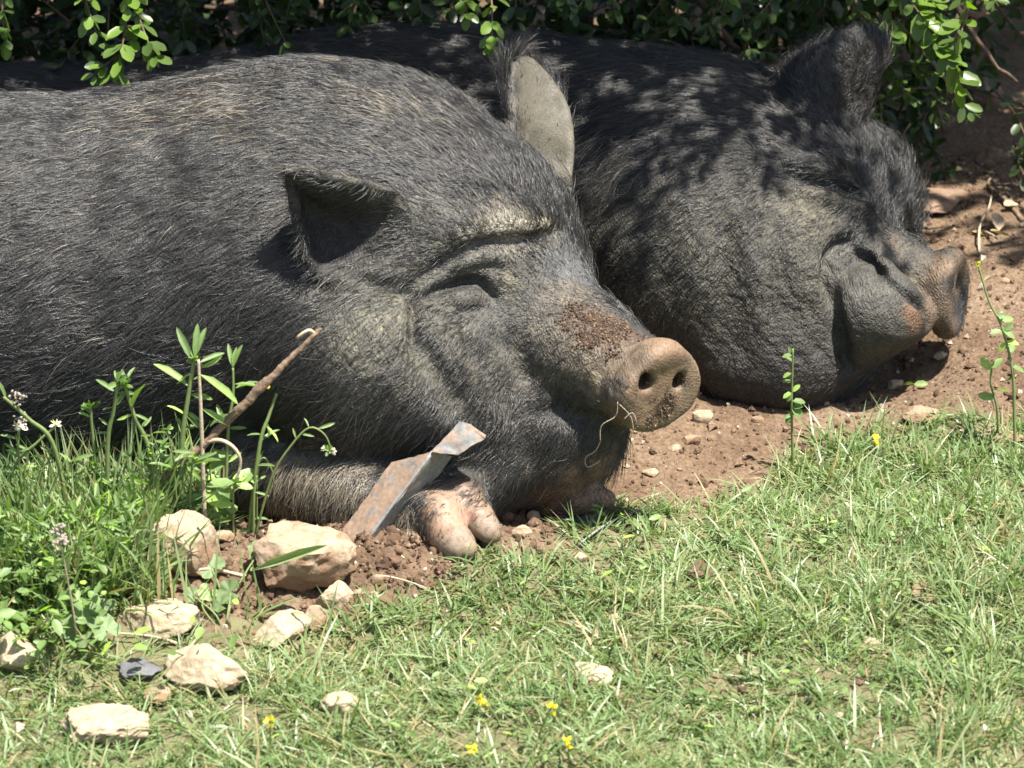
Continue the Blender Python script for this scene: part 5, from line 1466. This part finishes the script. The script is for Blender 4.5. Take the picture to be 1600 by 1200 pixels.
# ------------------------------------------------------------------ grass
def blades(P, L, a0, a1, head, wid, tint, K=4):
    n = len(P)
    t = np.linspace(0, 1, K)
    ang = a0[:, None] + (a1 - a0)[:, None] * t[None]                       # from the vertical
    ds = L[:, None] / (K - 1)
    hx = np.concatenate([np.zeros((n, 1)), np.cumsum(np.sin((ang[:, 1:] + ang[:, :-1]) / 2) * ds, 1)], 1)
    hz = np.concatenate([np.zeros((n, 1)), np.cumsum(np.cos((ang[:, 1:] + ang[:, :-1]) / 2) * ds, 1)], 1)
    H = np.stack([np.cos(head), np.sin(head), np.zeros(n)], 1)
    c = P[:, None] + H[:, None] * hx[:, :, None] + np.array([0, 0, 1.0]) * hz[:, :, None]
    S = np.stack([-np.sin(head), np.cos(head), np.zeros(n)], 1)
    tw = rp.normal(0, .55, n)
    up = np.stack([-np.cos(head) * .6, -np.sin(head) * .6, np.full(n, .8)], 1)
    S = S * np.cos(tw)[:, None] + up * np.sin(tw)[:, None]
    wv = wid[:, None] * np.interp(t, [0, .15, .6, 1], [.7, 1, .8, .0])[None]
    Lf = c - S[:, None] * wv[:, :, None] / 2; Rt = c + S[:, None] * wv[:, :, None] / 2
    V = np.concatenate([np.stack([Lf[:, :-1], Rt[:, :-1]], 2).reshape(n, -1, 3), c[:, -1:]], 1)     # 2(K-1)+1
    m_ = 2 * (K - 1) + 1
    base_ = (np.arange(n) * m_)[:, None, None]
    q = np.array([(2 * i, 2 * i + 1, 2 * i + 3, 2 * i + 2) for i in range(K - 2)])[None] + base_
    tr = np.array([(2 * K - 4, 2 * K - 3, 2 * K - 2)])[None] + base_
    return V.reshape(-1, 3), q.reshape(-1, 4), tr.reshape(-1, 3), np.repeat(tint, m_), np.tile(np.append(np.repeat(t[:-1], 2), 1.0), n)
m = NT('grass_blade')
tcol = m.ramp(m.attr('tone'), [(0.0, (0.088, 0.148, 0.046)), (0.45, (0.170, 0.256, 0.096)), (0.72, (0.250, 0.332, 0.162)), (0.86, (0.34, 0.355, 0.205)), (0.93, (0.32, 0.26, 0.135)), (1.0, (0.40, 0.33, 0.19))])
tcol = m.mix(m.math('SUBTRACT', 1.0, m.attr('along')), tcol, (0.92, 0.9, 0.75), 'MULTIPLY')
pb = m.principled(Base_Color=tcol, Roughness=0.42)
pb.inputs['Specular IOR Level'].default_value = 0.5
tb = m.n('ShaderNodeBsdfTranslucent', None, Color=m.mix(1.0, tcol, (1.25, 1.35, 0.7), 'MULTIPLY'))
mx = m.n('ShaderNodeMixShader', None, i0=0.35)
m.t.links.new(pb.outputs[0], mx.inputs[1]); m.t.links.new(tb.outputs[0], mx.inputs[2])
grass_mat = m.done(mx)

def grass(nt, box, per, lenr, lean, wid, dens, seed, spread=.010):
    r_ = np.random.default_rng(seed)
    cx = r_.uniform(*box[0], nt); cy = r_.uniform(*box[1], nt)
    k = r_.random(nt) < dens(cx, cy)
    cx, cy = cx[k], cy[k]
    cnt = r_.poisson(per, len(cx)) + 2
    idx = np.repeat(np.arange(len(cx)), cnt); n_ = len(idx)
    th_ = r_.uniform(0, 2 * math.pi, n_); rad_ = np.abs(r_.normal(0, spread, n_))
    x = cx[idx] + np.cos(th_) * rad_; y = cy[idx] + np.sin(th_) * rad_
    hd = r_.uniform(0, 2 * math.pi, len(cx))[idx] + r_.normal(0, .9, n_)
    gl_ = vnoise(np.stack([x * 6, y * 6, x * 0], 1), 90)
    L = r_.uniform(*lenr, n_) * (1 + .30 * gl_)
    a0 = np.clip(np.abs(r_.normal(lean[0], .3, n_)), 0, 1.4); a1 = np.clip(a0 + np.abs(r_.normal(lean[1], .4, n_)), 0, 2.1)
    tone_c = np.clip(r_.normal(.50, .16, len(cx)), .05, .80)
    tone = np.clip(tone_c[idx] + r_.normal(0, .10, n_) + .10 * gl_, 0, .84)
    tone = np.where(r_.random(n_) < .13, r_.uniform(.86, 1.0, n_), tone)
    w_ = r_.uniform(*wid, n_)
    P = np.stack([x, y, ground_z(x, y) - .002], 1)
    return P, L, a0, a1, hd, w_, tone
def dn_lawn(x, y):
    t = turf(x, y)
    n_ = vnoise(np.stack([x * 14, y * 14, x * 0], 1), 95)
    d = t * np.clip(.88 + .70 * n_, .18, 1)
    px = to_px(np.stack([x, y, x * 0], 1))
    d *= 1 - .90 * np.exp(-((px[:, 0] - 370) / 200) ** 4 - ((px[:, 1] - 950) / 85) ** 4)
    d *= 1 - .12 * np.exp(-((px[:, 0] - 200) / 220) ** 2 - ((px[:, 1] - 1080) / 90) ** 2)
    return d
parts_ = [grass(10500, ((-.80, .85), (-.80, .40)), 7, (.018, .048), (.95, .55), (.0013, .0028), dn_lawn, 201),
          grass(10500, ((-.80, .85), (-.80, .40)), 6.0, (.008, .026), (.75, .5), (.0012, .0025), dn_lawn, 202, .014),
          grass(300, ((-.95, -.27), (-.10, .03)), 7, (.070, .145), (.20, .35), (.0022, .0042), lambda x, y: turf(x, y) * .9, 213, .012),
          grass(820, ((-.95, -.30), (-.20, .03)), 8, (.040, .105), (.32, .5), (.0022, .0046), lambda x, y: turf(x, y) * .9, 203, .012),
          grass(420, ((.36, .85), (-.45, .36)), 6, (.035, .070), (.55, .6), (.0016, .0030), lambda x, y: turf(x, y) * .7, 204, .012),
          grass(420, ((-.80, .85), (-.80, -.10)), 4, (.045, .085), (.95, .6), (.0018, .0036), dn_lawn, 205, .010),
          grass(60, ((-.3, .3), (-.14, .04)), 7, (.025, .055), (.8, .6), (.0018, .0032), lambda x, y: turf(x, y), 206, .010),
          grass(5200, ((-1.45, 1.45), (-1.15, .45)), 9, (.015, .048), (.9, .55), (.0018, .0034), lambda x, y: turf(x, y) * ((np.abs(x) > .8) | (y < -.78)), 207, .02)]
Pg = [np.concatenate(a) for a in zip(*parts_)]
keep = near.base(Pg[0] + np.array([0, 0, .02])) > .004
Pg = [a[keep] for a in Pg]
V_, q_, t_, tn_, al_ = blades(*Pg)
M_ = mesh_fast('grass', V_, [q_, t_], True)
fattr(M_, 'tone', tn_); fattr(M_, 'along', al_)
tag(add_obj('grass', M_, grass_mat), 'short green grass with dry blades covering the foreground', 'grass', None, 'stuff')
# clover-like ground cover between the blades
r_ = np.random.default_rng(44)
x = np.concatenate([r_.uniform(-.75, .8, 6000), r_.uniform(-.75, -.28, 3000)]); y = np.concatenate([r_.uniform(-.62, .12, 6000), r_.uniform(-.32, .02, 3000)])
k = r_.random(9000) < .45 * dn_lawn(x, y) * np.clip(.2 + .8 * vnoise(np.stack([x * 9, y * 9, x * 0], 1), 99), 0, 1)
bank = (turf(x, y) > 0) & (x < -.28) & (y > -.32)
pc = to_px(np.stack([x, y, x * 0 + .02], 1))
k |= (r_.random(9000) < .30) & bank
k &= ~((pc[:, 0] > 175) & (pc[:, 0] < 560) & (pc[:, 1] > 840) & (r_.random(9000) < .9))
x, y, bank = x[k], y[k], bank[k]; n_ = len(x)
P = np.stack([x, y, ground_z(x, y) + r_.uniform(.006, .030, n_) + bank * r_.uniform(0, .04, n_)], 1)
X = unit_rows(np.stack([r_.normal(size=n_), r_.normal(size=n_), r_.uniform(-.1, .5, n_)], 1)); N_ = unit_rows(np.stack([r_.normal(0, .4, n_), r_.normal(0, .4, n_), np.ones(n_)], 1))
N_ = unit_rows(N_ - X * (X * N_).sum(1)[:, None])
V_, q_, t_, tn_ = leaf_arrays(P, X, N_, r_.uniform(.006, .015, n_) * (1 + .5 * bank), np.clip(r_.normal(.6, .2, n_), 0, 1))
# feathery upright leaves on the bank
nb = 3400
xb = r_.uniform(-.75, -.26, nb); yb_ = r_.uniform(-.17, .03, nb)
kb = turf(xb, yb_) > 0
xb, yb_ = xb[kb], yb_[kb]; nb = len(xb)
Pb = np.stack([xb, yb_, ground_z(xb, yb_) + r_.uniform(.005, .075, nb) * np.clip(.6 + .7 * vnoise(np.stack([xb * 12, yb_ * 12, xb * 0], 1), 120), .15, 1.2)], 1)
Xb = unit_rows(np.stack([r_.normal(0, .7, nb), r_.normal(0, .7, nb), r_.uniform(.1, 1.1, nb)], 1)); Nb = unit_rows(np.stack([r_.normal(0, .6, nb), r_.normal(-.4, .5, nb), np.ones(nb) * .6], 1)); Nb = unit_rows(Nb - Xb * (Xb * Nb).sum(1)[:, None])
full_ = LEAF_V.copy(); LEAF_V[:, 1] *= .45
Vb, qb, tb_, tnb = leaf_arrays(Pb, Xb, Nb, r_.uniform(.010, .026, nb), np.clip(r_.normal(.68, .18, nb), 0, 1))
LEAF_V[:] = full_
kk = near.base(Vb.reshape(nb, -1, 3).mean(1)) > .004
fi = np.repeat(kk, 2); ft = np.repeat(kk, len(LEAF_F3))
tag(add_obj('bank_herbs', Mesh().add(Vb, qb[fi], tb_[ft], tnb).build('bank_herbs'), herb), 'feathery light green herbs filling the left bank', 'herbs', None, 'stuff')
tag(add_obj('ground_cover', Mesh().add(V_, q_, t_, tn_).build('ground_cover'), herb), 'low leafy ground cover among the grass', 'ground cover', None, 'stuff')
print('grass', len(Pg[0]), time.time() - T0)
